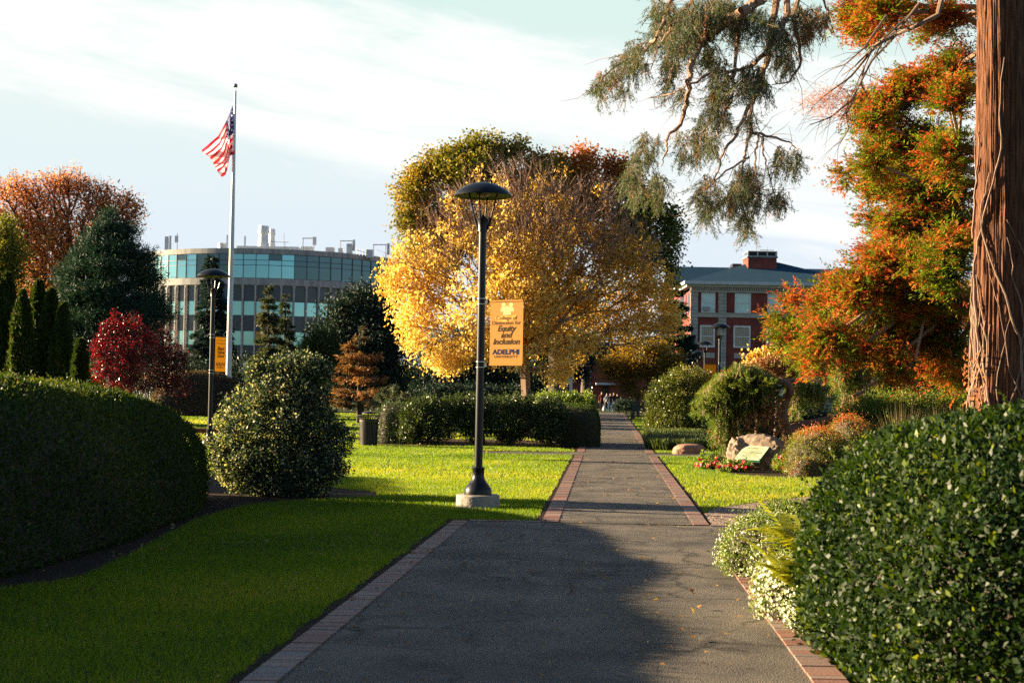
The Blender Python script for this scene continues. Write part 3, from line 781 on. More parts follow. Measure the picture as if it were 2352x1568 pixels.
Gf = np.zeros((nu + 1, nv + 1, 3))
for i in range(nu + 1):
    u_ = i / nu
    tx, ty = np.interp(u_, TU, [p[0] for p in TP]), np.interp(u_, TU, [p[1] for p in TP])
    bx, by = np.interp(u_, TU, [p[0] for p in BP]), np.interp(u_, TU, [p[1] for p in BP])
    for j in range(nv + 1):
        v_ = j / nv
        x = tx + (bx - tx) * v_ ** .85; y = ty + (by - ty) * v_
        x += 14 * math.sin(v_ * 9 + u_ * 4) * u_ * (v_ > 0.02)
        hx = math.sin(math.pi * min(u_ / .16, 1)) * 42 * min(1, v_ * 6)
        x += hx
        y += 10 * math.sin(v_ * 14 + u_ * 7) * u_
        d = FD + .55 * math.sin(v_ * 10 + u_ * 5.5) * (.25 + u_) + (.25 if u_ < .16 else 0) + .35 * math.sin(u_ * 22 + v_ * 3) * (1 - u_)
        Gf[i, j] = at(*fpt(x, y), d)
mb = MB()
for i in range(nu):
    for j in range(nv):
        u_ = (i + .5) / nu; v_ = (j + .5) / nv
        st = int(v_ * 13); m = 0 if st % 2 == 0 else 1
        if u_ < .4 and v_ < 7 / 13:
            m = 2
            a = u_ / .4 * 12; b = v_ / (7 / 13) * 10
            if (round(a) + round(b)) % 2 == 0 and 0 < round(a) < 12 and 0 < round(b) < 10 and abs(a - round(a)) < .22 and abs(b - round(b)) < .22: m = 1
        mb.face([Gf[i, j], Gf[i, j + 1], Gf[i + 1, j + 1], Gf[i + 1, j]], m)
o = mb.build('flag', [M_FR, M_FW, M_FB], None, True)
tag(o, 'red and white striped flag with a blue starred corner drooping from the flagpole', 'flag')

# ------------------------------------------------------------------ litter bin
bl = gnd(846, 1025)
r = empty('litter_bin', bl, 'dark slatted litter bin with a domed lid, on the lawn beside the low hedge', 'litter bin')
mb = MB(); mb.lathe([(.0, .04), (.225, .04), (.235, .74), (.0, .74)], 32); mb.build('liner', M_BENCH, r, True, True)
mb = MB()
for k in range(34):
    a = 2 * math.pi * k / 34
    Mx = Matrix.Rotation(a, 4, 'Z')
    prof = [(.245, .02), (.262, .55), (.268, .72), (.285, .80), (.335, .87)]
    for (r0, z0), (r1, z1) in zip(prof[:-1], prof[1:]):
        P8 = [Mx @ Vector(c) for c in ((r0, -.014, z0), (r0, .014, z0), (r1, .014, z1), (r1, -.014, z1))]
        Q8 = [Mx @ Vector(c) for c in ((r0 - .008, -.014, z0), (r0 - .008, .014, z0), (r1 - .008, .014, z1), (r1 - .008, -.014, z1))]
        mb.face(P8); mb.face(Q8[::-1]); mb.face([P8[0], P8[3], Q8[3], Q8[0]]); mb.face([P8[1], Q8[1], Q8[2], P8[2]])
mb.build('slats', M_TRASH, r, False, True)
for nm, rr, z0, z1 in (('band', .272, .695, .77), ('base_ring', .252, 0.0, .05)):
    mb = MB(); mb.lathe([(rr - .012, z0), (rr, z0), (rr, z1), (rr - .012, z1)], 40); mb.build(nm, M_TRASH, r, True, True)
mb = MB(); mb.lathe([(.325, .862), (.34, .866), (.345, .875), (.338, .885), (.325, .884)], 40); mb.build('rim', M_TRASH, r, True, True)
mb = MB(); mb.lathe([(.0, .985), (.08, .98), (.15, .965), (.195, .935), (.20, .92), (.19, .915), (.0, .93)], 36)
for k in range(3):
    a = 2.1 * k + .5; mb.tube([(.2 * math.cos(a), .2 * math.sin(a), .80), (.165 * math.cos(a), .165 * math.sin(a), .93)], .012, 6)
mb.build('lid', M_TRASH, r, True, True)

# ------------------------------------------------------------------ bench by the walk
bb = gx(1476, 87)
r = empty('park_bench', bb, 'black park bench on the grass, half behind the pieris bush', 'bench', rz=R(8))
mb = MB(); mb.box(-.75, .75, -.25, .22, .42, .46); mb.build('seat', M_BENCH, r, False, True)
mb = MB()
for k in range(5): mb.box(-.75, .75, -.30 - .012 * k, -.27 - .012 * k, .52 + .09 * k, .60 + .09 * k)
mb.build('backrest', M_BENCH, r, False, True)
for s in (-.62, .62):
    mb = MB(); mb.box(s - .06, s + .06, -.34, -.28, 0, .96); mb.box(s - .06, s + .06, .15, .21, 0, .42); mb.box(s - .05, s + .05, -.28, .15, .36, .415); mb.build('leg', M_BENCH, r, False, True)

# ------------------------------------------------------------------ boulders and plaque
def boulder(name, c, sx, sy, sz, seed, mat, label, flat=None, rz=0.0, sub=5):
    import bmesh
    bm = bmesh.new(); bmesh.ops.create_icosphere(bm, subdivisions=sub, radius=1)
    V = np.array([v.co[:] for v in bm.verts]); Fc = [[v.index for v in f.verts] for f in bm.faces]; bm.free()
    e = np.sign(V) * np.abs(V) ** .72
    e = e / np.abs(e).max(axis=0)
    nz = snoise(V, 1.6, seed, 4); ridge = 1 - np.abs(snoise(V, 3.2, seed + 3, 4)) * 2
    P = e * (1 + .16 * nz[:, None] + .05 * ridge[:, None] + .045 * snoise(V, 9, seed + 5, 3)[:, None] + .022 * snoise(V, 26, seed + 6, 2)[:, None])
    P = P * np.array([sx, sy, sz])
    cs, sn = math.cos(rz), math.sin(rz)
    P = np.stack([P[:, 0] * cs - P[:, 1] * sn, P[:, 0] * sn + P[:, 1] * cs, P[:, 2]], 1) + np.array(c)
    if flat is not None: P = flat(P)
    me = bpy.data.meshes.new(name); me.from_pydata([tuple(p) for p in P], [], Fc)
    o = add(name, me, mat, None, True)
    return tag(o, label, 'boulder')
pc = [at(1684.6, 1055.5, 30.9), at(1743, 1059, 30.55), at(1771, 1025.5, 30.95), at(1712.4, 1024, 31.3)]
pn = unit(np.cross(pc[1] - pc[0], pc[3] - pc[0])); pm = sum(pc) / 4
if pn[2] < 0: pn = -pn
eu = unit(pc[1] - pc[0]); ev = np.cross(pn, eu)
pu = (np.linalg.norm(pc[1] - pc[0]) + np.linalg.norm(pc[2] - pc[3])) / 4; pv = abs(np.dot(pc[3] - pc[0], ev)) / 2 
def flat(P):
    d = (P - pm) @ pn; uu = np.abs((P - pm) @ eu) / (pu * 1.35); vv = np.abs((P - pm) @ ev) / (pv * 1.35)
    inside = np.clip(1.6 - np.maximum(uu, vv) * 1.1, 0, 1)
    tgt = -.035
    mv = np.where((d > tgt), (tgt - d) * inside, 0)
    return P + mv[:, None] * pn
bc = (at(1741, 1040, 31.3)[0] , 31.35, .26)
boulder('boulder', bc, .66, .46, .50, 21, M_ROCK, 'large grey-brown boulder carrying a green bronze plaque', flat, R(-22), 6)
boulder('boulder', (at(1592, 1040, 38.4)[0], 38.6, .06), .44, .26, .22, 33, M_RROCK, 'small flat reddish boulder at the lawn corner beside the walk', None, R(10), 4)
r = empty('plaque', pm, 'pale green bronze plaque with raised lines of lettering, fixed on the big boulder', 'plaque')
Mpl = Matrix(((eu[0], ev[0], pn[0], pm[0]), (eu[1], ev[1], pn[1], pm[1]), (eu[2], ev[2], pn[2], pm[2]), (0, 0, 0, 1)))
mb = MB(); mb.box(-pu, pu, -pv, pv, -.04, .012, M=Mpl); mb.build('plate', M_PLAQE, r)
mb = MB(); mb.box(-pu + .008, pu - .008, -pv + .008, pv - .008, .010, .016, M=Mpl); mb.build('face', M_PLAQ, r)
mb = MB()
for k, (s, w, sz) in enumerate((('THE LEVERMORE PLACE', .62, .05), ('DEDICATED', .26, .034), ('IN HONOR AND GRATITUDE', .56, .034), ('TO THE MEMORY OF', .44, .034), ('CHARLES HERBERT LEVERMORE', .80, .05), ('FOUNDER AND PRESIDENT', .48, .034), ('AND FIRST HEAD OF ADELPHI', .64, .034), ('FORMERLY ADELPHI COLLEGE', .66, .034), ('MAY 1947', .28, .034))):
    put_text(mb, s, sz, 0, pv * (.62 - .165 * k) - .01, Mpl @ Matrix.Translation((0, 0, .018)), width=w * 2 * pu, offset=.0006)
mb.build('lettering', M_DKTXT, r)
for sx in (-1, 1):
    for sy in (-1, 1):
        mb = MB(); q = Mpl @ Vector((sx * (pu - .045), sy * (pv - .045), .016))
        mb.tube([q, q + Vector(pn) * .012], [.018, .011], 10); mb.build('rosette', M_STEEL, r, True)
for o_ in r.children: pass

# ------------------------------------------------------------------ round concrete building
CX, CYb, RR = (gx(623, 175)[0] * (193 / 175)), 193.0, 18.0
M_BCONC = solid('stained_concrete', (.42, .42, .41), (.24, .24, .235), 1.3, .9, bump=.3, bscale=6, stretch=(1.5, 1.5, .25))
M_FIN = solid('fin_concrete', (.56, .53, .50), (.42, .40, .38), 1.5, .9, stretch=(1, 1, .3))
M_GLASS = solid('teal_mirror_glass', (.20, .43, .50), (.27, .50, .56), .4, .03, metal=.9)
M_DGLASS = solid('dark_pane_painted_reflection', (.07, .11, .13), (.09, .13, .15), .4, .04, metal=.85)  # dark panes; the tint also stands in for trees reflected in some bays
M_SPAN = solid('spandrel_panel', (.028, .048, .075), (.04, .062, .09), .8, .25, spec=.6)
M_MULL = solid('dark_mullion', (.02, .022, .025), None, 2, .4)
M_ROOFW = solid('white_roof_metal', (.68, .70, .72), (.56, .58, .60), 1.2, .45)
M_ROOFG = solid('grey_roof_metal', (.30, .32, .34), (.36, .38, .40), 1.2, .5)
rb_ = empty('round_building', (CX, CYb, 0), 'round concrete and teal glass building behind the flagpole', 'building')
mb = MB(); mb.lathe([(RR - 1.0, 0), (RR - 1.0, 18.05)], 96); mb.build('wall', M_MULL, rb_, True, True)
mb = MB(); mb.lathe([(RR - .95, 18.08), (RR + .05, 18.08), (RR + .05, 18.72), (RR - .4, 18.75), (RR - .4, 18.3), (0, 18.3)], 144); mb.build('parapet', M_BCONC, rb_, True, True)
mb = MB(); mb.lathe([(RR - .9, 15.04), (RR + .12, 15.04), (RR + .12, 14.22), (RR - .6, 14.18)], 144); mb.build('ledge', M_BCONC, rb_, True, True)
half = math.tan(R(2.5)) * RR
proto = {}
def bay(th, dark):
    M4 = th
    def inst(key, build_fn, name, parent=rb_):
        if key not in proto:
            o = build_fn(); proto[key] = o
        else:
            o = proto[key].copy(); COL.objects.link(o); o.parent = parent
        o.rotation_euler.z = th if parent is rb_ else 0
        return o
    def frame():
        mb = MB(); y = -RR
        for z in (15.04, 16.64, 17.27, 18.02): mb.box(-half, half, y + .02, y + .12, z, z + .06)
        mb.box(-half - .035, -half + .035, y - .01, y + .14, 15.05, 18.07)
        return mb.build('ribbon_window', M_MULL, rb_, False, True)
    f = inst('frame', frame, 'ribbon_window')
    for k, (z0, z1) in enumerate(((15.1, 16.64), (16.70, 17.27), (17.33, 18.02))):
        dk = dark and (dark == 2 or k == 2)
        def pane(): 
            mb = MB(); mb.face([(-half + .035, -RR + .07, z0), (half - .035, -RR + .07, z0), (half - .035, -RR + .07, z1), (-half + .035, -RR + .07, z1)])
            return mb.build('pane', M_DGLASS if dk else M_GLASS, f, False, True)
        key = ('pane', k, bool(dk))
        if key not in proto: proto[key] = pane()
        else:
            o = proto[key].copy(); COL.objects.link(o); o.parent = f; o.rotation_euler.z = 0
    def fin():
        mb = MB()
        mb.box(-half - .11, -half + .11, -RR - .02, -RR + .42, 0, 14.25)
        mb.box(-half - .05, -half + .05, -RR - .14, -RR - .02, 0, 14.0)
        for s in (1, -1):      # rounded heads of the bays
            mb.face([(-half + s * .14, -RR + .0, 14.2), (-half + s * .27, -RR + .0, 14.2), (-half + s * .18, -RR + .0, 14.14), (-half + s * .14, -RR + .0, 14.05)][::(-s)])
        return mb.build('fin', M_FIN, rb_, False, True)
    inst('fin', fin, 'fin')
    def strip():
        mb = MB(); y = -RR + .30; w = half - .10
        z = 14.2
        while z > 0:
            mb.face([(-w, y, z - 1.95), (w, y, z - 1.95), (w, y, z), (-w, y, z)], 0)
            mb.face([(-w, y + .04, z - 3.7), (w, y + .04, z - 3.7), (w, y + .04, z - 1.99), (-w, y + .04, z - 1.99)], 1)
            mb.box(-w, w, y - .03, y + .05, z - 1.99, z - 1.95, 2); mb.box(-w, w, y - .03, y + .05, z - 3.74, z - 3.70, 2)
            z -= 3.7
        return mb.build('window_strip', [M_SPAN, M_GLASS, M_MULL], rb_, False, True)
    inst('strip', strip, 'window_strip')
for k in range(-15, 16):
    bay(R(5 * k), 1 if k in (-6, 2) else 2 if (k in (-4, -3, -2) or k >= 4) else 0)  # fully dark bays imitate tree reflections by glass colour
def rz7(zx, zy, d): return at(zx * .2441 + 344.5, zy * .2441 + 505.3, d)
def roofpart(name, M_, fn): 
    mb = MB(); fn(mb); return mb.build(name, M_, rb_, True)
def stack(zx0, zx1, zt, zb, d):
    p0 = rz7(zx0, zb, d); p1 = rz7(zx1, zt, d); c = ((p0[0] + p1[0]) / 2, d); R0 = (p1[0] - p0[0]) / 2; z0 = p0[2] - .6; H = p1[2] - p0[2]
    roofpart('exhaust_stack', M_ROOFW, lambda mb: mb.lathe([(R0 * .95, z0), (R0 * .95, z0 + .6 + H * .18), (R0 * .86, z0 + .6 + H * .22), (R0 * .74, z0 + .6 + H * .65), (R0 * 1.0, z0 + .6 + H * .65), (R0 * .80, z0 + .6 + H), (0, z0 + .6 + H)], 32, c))
stack(1010, 1128, 58, 250, 188); stack(1112, 1182, 85, 250, 192)
def rbox(name, zx0, zx1, zt, zb, d, dep=.8, m=M_ROOFW):
    a = rz7(zx0, zb, d); b = rz7(zx1, zt, d)
    roofpart(name, m, lambda mb: mb.box(a[0], b[0], d, d + dep, min(a[2], 18.3), b[2]))
def rpole(zx, zt, zb, d, w=.05):
    a = rz7(zx, zb, d); b = rz7(zx, zt, d); roofpart('antenna_mast', M_ROOFG, lambda mb: mb.tube([(a[0], d, 18.2), (b[0], d, b[2])], w, 6))
rbox('roof_curb', 815, 1395, 252, 285, 186, 3)
for q in ((135, 175, 155, 330), (178, 200, 148, 320)): rbox('antenna_panel', *q, 184.0, .25)
a = rz7(232, 210, 184); b = rz7(264, 148, 184); roofpart('antenna_panel', M_ROOFW, lambda mb: mb.box(a[0], b[0], 184, 184.2, a[2], b[2])); rpole(257, 122, 280, 184.4)
rbox('antenna_panel', 885, 900, 150, 275, 180, .2); rbox('antenna_panel', 718, 732, 140, 280, 180, .2)
a = rz7(640, 280, 180); b = rz7(700, 215, 180); roofpart('roof_vent', M_ROOFW, lambda mb: mb.lathe([(.62, 18.2), (.62, a[2] + .1), (.5, a[2] + .25), (.5, b[2] - .1), (.54, b[2]), (0, b[2] + .03)], 24, ((a[0] + b[0]) / 2, 180.6)))
for x0, x1, zt, zb, pw in ((1440, 1565, 160, 290, 33), (1793, 1930, 185, 295, 22), (2103, 2255, 220, 330, 25)):
    d = 179.5 + (x1 - 1500) * .004
    rpole(x0, zt + 6, zb, d, .06); rpole((x0 + x1) / 2 + 40, zt + 15, zb, d, .05)
    a = rz7(x0, zt + 12, d); b = rz7(x1 - pw, zt + 12, d); roofpart('antenna_bar', M_ROOFG, lambda mb: mb.tube([(a[0], d, a[2]), (b[0], d, b[2])], .06, 6))
    a = rz7(x1 - pw, zt + (105 if x0 > 1500 else 75), d); b = rz7(x1, zt, d); roofpart('antenna_panel', M_ROOFW, lambda mb: mb.box(a[0], b[0], d - .1, d + .2, a[2], b[2]))
for q in ((1420, 1530, 250, 285), (1652, 1732, 257, 302), (2035, 2095, 278, 315), (1770, 1812, 264, 306), (1848, 1900, 222, 300)): rbox('equipment_box', *q, 180.5, 1.2, M_ROOFW)
rpole(1262, 120, 250, 186, .03); rpole(1273, 210, 250, 186, .03); rpole(1164, 110, 250, 186.5, .03)
a = rz7(1128, 204, 187); b = rz7(1302, 210, 187); roofpart('antenna_bar', M_ROOFG, lambda mb: mb.tube([(a[0], 187, a[2]), (b[0], 187, b[2])], .03, 5))
def rail(mb):
    for q in (1945, 1972, 2000, 2030):
        a = rz7(q, 312, 179.5); mb.tube([(a[0], 179.5, 18.3), (a[0], 179.5, a[2] + .9 - (q - 1945) * .006)], .03, 5)
    a = rz7(1945, 282, 179.5); b = rz7(2030, 308, 179.5); mb.tube([(a[0], 179.5, a[2]), (b[0], 179.5, b[2])], .03, 5)
roofpart('railing', M_ROOFG, rail)

# ------------------------------------------------------------------ brick building on the right
def brickmat(name, c1, c2, mort, sc=1.0):
    m, n, out = nt(name)
    p = N(n, 'ShaderNodeBsdfPrincipled'); p.inputs['Roughness'].default_value = .85; p.inputs['Specular IOR Level'].default_value = .2
    tc = N(n, 'ShaderNodeTexCoord'); sp = N(n, 'ShaderNodeSeparateXYZ'); cb = N(n, 'ShaderNodeCombineXYZ'); ad = N(n, 'ShaderNodeMath', operation='ADD')
    n.links.new(tc.outputs['Object'], sp.inputs[0]); n.links.new(sp.outputs[0], ad.inputs[0]); n.links.new(sp.outputs[1], ad.inputs[1])
    n.links.new(ad.outputs[0], cb.inputs[0]); n.links.new(sp.outputs[2], cb.inputs[1])
    bt = N(n, 'ShaderNodeTexBrick'); bt.inputs['Scale'].default_value = sc; bt.inputs['Brick Width'].default_value = .22; bt.inputs['Row Height'].default_value = .075; bt.inputs['Mortar Size'].default_value = .008
    bt.inputs['Color1'].default_value = (*c1, 1); bt.inputs['Color2'].default_value = (*c2, 1); bt.inputs['Mortar'].default_value = (*mort, 1)
    n.links.new(cb.outputs[0], bt.inputs['Vector'])
    ns = N(n, 'ShaderNodeTexNoise'); ns.inputs['Scale'].default_value = .9; ns.inputs['Detail'].default_value = 6; n.links.new(tc.outputs['Object'], ns.inputs['Vector'])
    r2 = ramp(n, [(.3, (.7, .7, .7)), (.7, (1.15, 1.15, 1.15))]); n.links.new(ns.outputs['Fac'], r2.inputs[0])
    mu = N(n, 'ShaderNodeMix', data_type='RGBA', blend_type='MULTIPLY'); mu.inputs[0].default_value = 1
    n.links.new(bt.outputs[0], mu.inputs[6]); n.links.new(r2.outputs[0], mu.inputs[7]); n.links.new(mu.outputs[2], p.inputs['Base Color'])
    n.links.new(p.outputs[0], out.inputs[0]); return m
M_RBRICK = brickmat('red_brick', (.26, .045, .030), (.19, .030, .024), (.20, .12, .10))
M_STONE = brickmat('limestone_course', (.44, .42, .37), (.40, .38, .34), (.25, .24, .21), .2)
M_LIME = solid('limestone', (.46, .43, .37), (.36, .34, .30), 1.6, .85)
M_SLATE = solid('slate_roof', (.018, .055, .095), (.030, .078, .125), 2.5, .9, spec=.1, bump=.5, bscale=8, stretch=(1, 1, 4))
M_GUTTER = solid('pale_gutter', (.55, .60, .64), (.42, .46, .50), 2, .5)
M_WFRAME = solid('white_window_frame', (.76, .78, .80), None, 3, .5)
M_CURT = solid('window_glass_with_blind', (.50, .78, .72), (.58, .86, .78), 1.2, .12, spec=.8)
M_WGLASS = solid('window_glass', (.10, .09, .08), (.14, .12, .11), .8, .03, metal=.75)
M_COPPER = solid('weathered_flashing', (.18, .24, .22), (.13, .17, .16), 3, .7)
BX = lambda z: ((z / 2.24 + 2550) * .5742 - 1176) / F * 150 - .04
BZ = lambda z: 1.6 + (1536 - z) * .01177
bX0, bX1, bY = 18.8, 36.8, 150.0
b = empty('brick_building', (27.8, 156, 0), 'red brick hall with limestone pilasters and a slate hip roof', 'building')
mb = MB(); mb.box(bX0, bX1, bY, bY + 13, 0, 12.6); mb.build('wall', M_RBRICK, b)
mb = MB(); mb.box(18.9, 50, bY + 12.5, bY + 24, 0, 13.2); 
mb.face([(18.9, bY + 12.5, 13.2), (18.9, bY + 18.2, 16.2), (18.9, bY + 24, 13.2)]); mb.build('rear_wing_wall', M_RBRICK, b)
mb = MB(); mb.face([(18.2, bY + 11.8, 13.1), (50.5, bY + 11.8, 13.1), (50.5, bY + 18.2, 16.75), (18.2, bY + 18.2, 16.75)]); mb.face([(18.2, bY + 18.2, 16.75), (50.5, bY + 18.2, 16.75), (50.5, bY + 24.6, 13.1), (18.2, bY + 24.6, 13.1)])
mb.face([(18.2, bY + 11.8, 12.8), (18.2, bY + 18.2, 16.45), (18.2, bY + 18.2, 16.75), (18.2, bY + 11.8, 13.1)]); mb.build('rear_roof', M_SLATE, b)
mb = MB(); ex0, ex1, ey = 18.2, 37.4, bY - .7
A, B_, C_, D_ = (ex0, ey, 13.55), (ex1, ey, 13.55), (29.2, bY + 6.5, 16.35), (26.4, bY + 6.5, 16.35)
mb.face([A, B_, C_, D_]); mb.face([A, D_, (26.4, bY + 14, 16.35), (ex0, bY + 13, 13.55)]); mb.face([B_, (ex1, bY + 13, 13.55), (29.2, bY + 14, 16.35), C_]); mb.face([D_, C_, (29.2, bY + 14, 16.35), (26.4, bY + 14, 16.35)])
rf = mb.build('roof', M_SLATE, b)
c0, c1 = BX(1045), BX(1308)
mb = MB(); mb.box(c0, c1, bY + 4, bY + 7.5, 15.0, BZ(262)); mb.build('chimney', M_RBRICK, rf)
mb = MB(); mb.box(c0 - .12, c1 + .12, bY + 3.88, bY + 7.6, BZ(262), BZ(250)); mb.box(c0 - .03, c1 + .03, bY + 3.95, bY + 7.55, 14.9, BZ(375)); mb.build('flashing', M_COPPER, rf)
mb = MB(); z0, z1 = BZ(250) , BZ(208)
for k in range(4):
    x = c0 + (c1 - c0) * k / 3; mb.box(x - .06, x + .06, bY + 3.98, bY + 4.06, z0, z1)
mb.box(c0 - .06, c1 + .06, bY + 3.96, bY + 7.5, z1, z1 + .08); mb.box(c0 - .06, c1 + .06, bY + 3.96, bY + 7.5, z0, z0 + .06)
mb.face([(c0, bY + 4, z1 + .08), (c1, bY + 4, z1 + .08), (c1 - .8, bY + 5.6, BZ(190) + .1), (c0 + .8, bY + 5.6, BZ(190) + .1)]); mb.face([(c0, bY + 4, z1 + .08), (c0 + .8, bY + 5.6, BZ(190) + .1), (c0, bY + 7.4, z1 + .08)])
mb.build('louvred_cap', M_GUTTER, rf)
mb = MB()
for k in range(7): mb.box(c0 + .05, c1 - .05, bY + 4.06, bY + 4.2, z0 + .08 + k * .066, z0 + .11 + k * .066)
mb.box(c0 + .05, c1 - .05, bY + 4.25, bY + 4.3, z0, z1); mb.build('louvres', M_MULL, rf)
mb = MB(); xc = BX(1243); mb.tube([(xc, bY + 5.6, BZ(195)), (xc, bY + 5.6, BZ(152))], .04, 6); mb.tube([(BX(1178), bY + 5.6, BZ(176)), (BX(1305), bY + 5.6, BZ(179))], .03, 6); mb.build('aerial', M_ROOFG, rf)
mb = MB()
for k, (x0, x1, zt) in enumerate(((BX(955), BX(1040), 290), (BX(935), BX(953), 325), (BX(912), BX(930), 350))): mb.box(x0, x1, bY + 8, bY + 10, 14.8, BZ(zt))
mb.build('roof_plant', M_MULL, rf)
mb = MB(); mb.box(ex0 - .05, ex1 + .05, ey - .12, ey + .10, 13.25, 13.58); mb.box(ex0 - .17, ex0 - .05, ey - .12, bY + 12, 13.25, 13.58); mb.build('gutter', M_GUTTER, b)
mb = MB(); mb.box(ex0 + .1, ex1 - .1, bY - .5, bY + .1, 12.98, 13.26); mb.box(bX0 - .12, bX1 + .12, bY - .22, bY + .05, 12.45, 12.6); mb.box(bX0 - .05, bX1 + .05, bY - .14, bY + .02, 12.6, 12.98)
mb.box(ex0 + .1, bX0 + .1, bY + .1, bY + 12, 12.98, 13.26); mb.build('cornice', M_LIME, b)
mb = MB(); x = bX0
while x < bX1: mb.box(x, x + .12, bY - .34, bY - .14, 12.70, 12.97); x += .24
mb.build('dentils', M_LIME, b)
for x0, x1 in ((BX(475), BX(542)), (BX(724), BX(797)), (55.6 - BX(797), 55.6 - BX(724)), (55.6 - BX(542), 55.6 - BX(475))):
    mb = MB(); mb.box(x0, x1, bY - .16, bY + .02, 0, 12.45); mb.build('pilaster', M_STONE, b)
mb = MB(); mb.box(bX0 - .05, bX1 + .05, bY - .20, bY + .04, BZ(838), BZ(800)); mb.box(bX0 - .1, bX1 + .1, bY - .26, bY + .06, BZ(803), BZ(797)); mb.build('string_course', M_LIME, b)
def bwin(name, xc, w, z0, z1, glass):
    mb = MB(); f = .17; y = bY - .10
    mb.box(xc - w / 2, xc - w / 2 + f, y, bY + .05, z0, z1); mb.box(xc + w / 2 - f, xc + w / 2, y, bY + .05, z0, z1)
    mb.box(xc - w / 2 + f, xc + w / 2 - f, y, bY + .05, z1 - f, z1); mb.box(xc - w / 2 + f, xc + w / 2 - f, y, bY + .05, z0, z0 + f)
    zm = (z0 + z1) / 2; mb.box(xc - w / 2 + f, xc + w / 2 - f, y + .03, bY + .05, zm - .05, zm + .05)
    iw = w - 2 * f
    for k in range(1, 6): xx = xc - w / 2 + f + iw * k / 6; mb.box(xx - .012, xx + .012, y + .06, bY + .02, z0 + f, z1 - f)
    for k in range(1, 8):
        if k == 4: continue
        zz = z0 + f + (z1 - z0 - 2 * f) * k / 8; mb.box(xc - w / 2 + f, xc + w / 2 - f, y + .062, bY + .018, zz - .012, zz + .012)
    o = mb.build('window', M_WFRAME, b)
    mb = MB(); mb.face([(xc - w / 2 + f, bY - .018, z0 + f), (xc + w / 2 - f, bY - .018, z0 + f), (xc + w / 2 - f, bY - .018, z1 - f), (xc - w / 2 + f, bY - .018, z1 - f)]); mb.build('pane', glass, o)
    return o
wx = [(20.65, 1.48), (24.3, 1.70), (27.75, 1.70), (31.2, 1.70), (34.9, 1.48)]
for k, (xc, w) in enumerate(wx):
    bwin('window', xc, w, BZ(797), BZ(620), M_CURT); bwin('window', xc - .05, w + .1, BZ(1108), BZ(910), M_WGLASS)
    mb = MB(); mb.box(xc - w / 2, xc + w / 2, bY - .05, bY + .01, BZ(1202), BZ(1157)); mb.build('stone_panel', M_LIME, b)
    bwin('window', xc - .05, w + .1, 1.6, 4.0, M_WGLASS)
mb = MB(); mb.box(BX(590), BX(646), bY - .45, bY - .05, BZ(780), BZ(744)); mb.build('air_conditioner', M_ROOFG, b)
for k in range(5):
    mb = MB(); mb.box(bX0 - .06, bX0 - .01, bY + 1.2 + 2.4 * k, bY + 2.3 + 2.4 * k, BZ(797), BZ(620)); mb.build('side_window', M_WGLASS, b)

# ------------------------------------------------------------------ darker brick hall at the end of the walk
hx0, hx1, hy = gx(1290, 150)[0], gx(1520, 150)[0], 150.0
b = empty('brick_hall', ((hx0 + hx1) / 2, hy + 5, 0), 'low dark brick hall in shade at the far end of the walk', 'building')
mb = MB(); mb.box(hx0, hx1, hy, hy + 10, 0, 6.5); mb.build('wall', M_RBRICK, b)
mb = MB(); mb.box(hx0 - .3, hx1 + .3, hy - .4, hy + 10.4, 6.5, 6.9); mb.build('roof', M_SLATE, b)
p0 = at(1367, 881, hy); p1 = at(1420, 881, hy); mb = MB(); mb.box(p0[0], p1[0], hy - 1.6, hy, p0[2] - .1, p0[2] + .1); mb.build('canopy', M_GUTTER, b)
for x0, x1 in ((1384.8, 1396.6), (1432, 1444), (1332, 1344)):
    a = at(x0, 901, hy); c = at(x1, 886, hy); mb = MB(); mb.box(a[0] - .08, c[0] + .08, hy - .06, hy + .05, a[2] - .08, c[2] + .08); o = mb.build('window', M_MULL, b)
    mb = MB(); mb.face([(a[0], hy - .065, a[2]), (c[0], hy - .065, a[2]), (c[0], hy - .065, c[2]), (a[0], hy - .065, c[2])]); mb.build('pane', M_WGLASS, o)

# ------------------------------------------------------------------ railing fence, post, low brick wall
fx0, fx1, fy = gx(1215, 47.5)[0], gx(1358, 47.5)[0], 47.5
r = empty('railing_fence', ((fx0 + fx1) / 2, fy, 0), 'thin black metal railing fence behind the low hedges', 'fence')
mb = MB()
for z in (1.58, .25): mb.box(fx0, fx1, fy - .012, fy + .012, z, z + .03)
x = fx0 + .1
while x < fx1: mb.box(x - .006, x + .006, fy - .006, fy + .006, .1, 1.58); x += .11
mb.build('picket_panel', M_BENCH, r)
for k in range(5):
    x = fx0 + (fx1 - fx0) * k / 4; mb = MB(); mb.box(x - .025, x + .025, fy - .025, fy + .025, 0, 1.7); mb.build('post', M_BENCH, r)
q = gx(1311, 48.5); mb = MB(); mb.box(q[0] - .05, q[0] + .05, 48.45, 48.55, 0, 2.05); mb.box(q[0] - .065, q[0] + .065, 48.435, 48.565, 2.05, 2.10)
tag(mb.build('white_post', M_WOODF), 'slim white post just behind the railing fence', 'post')
q0, q1 = gx(445, 48.5), gx(560, 48.5); mb = MB(); mb.box(q0[0], q1[0], 48.5, 48.75, 0, .13); mb.box(q0[0] - .02, q1[0] + .02, 48.47, 48.78, .13, .17)
tag(mb.build('low_brick_wall', M_RBRICK), 'very low brick garden wall across the gap behind the lamp', 'wall')

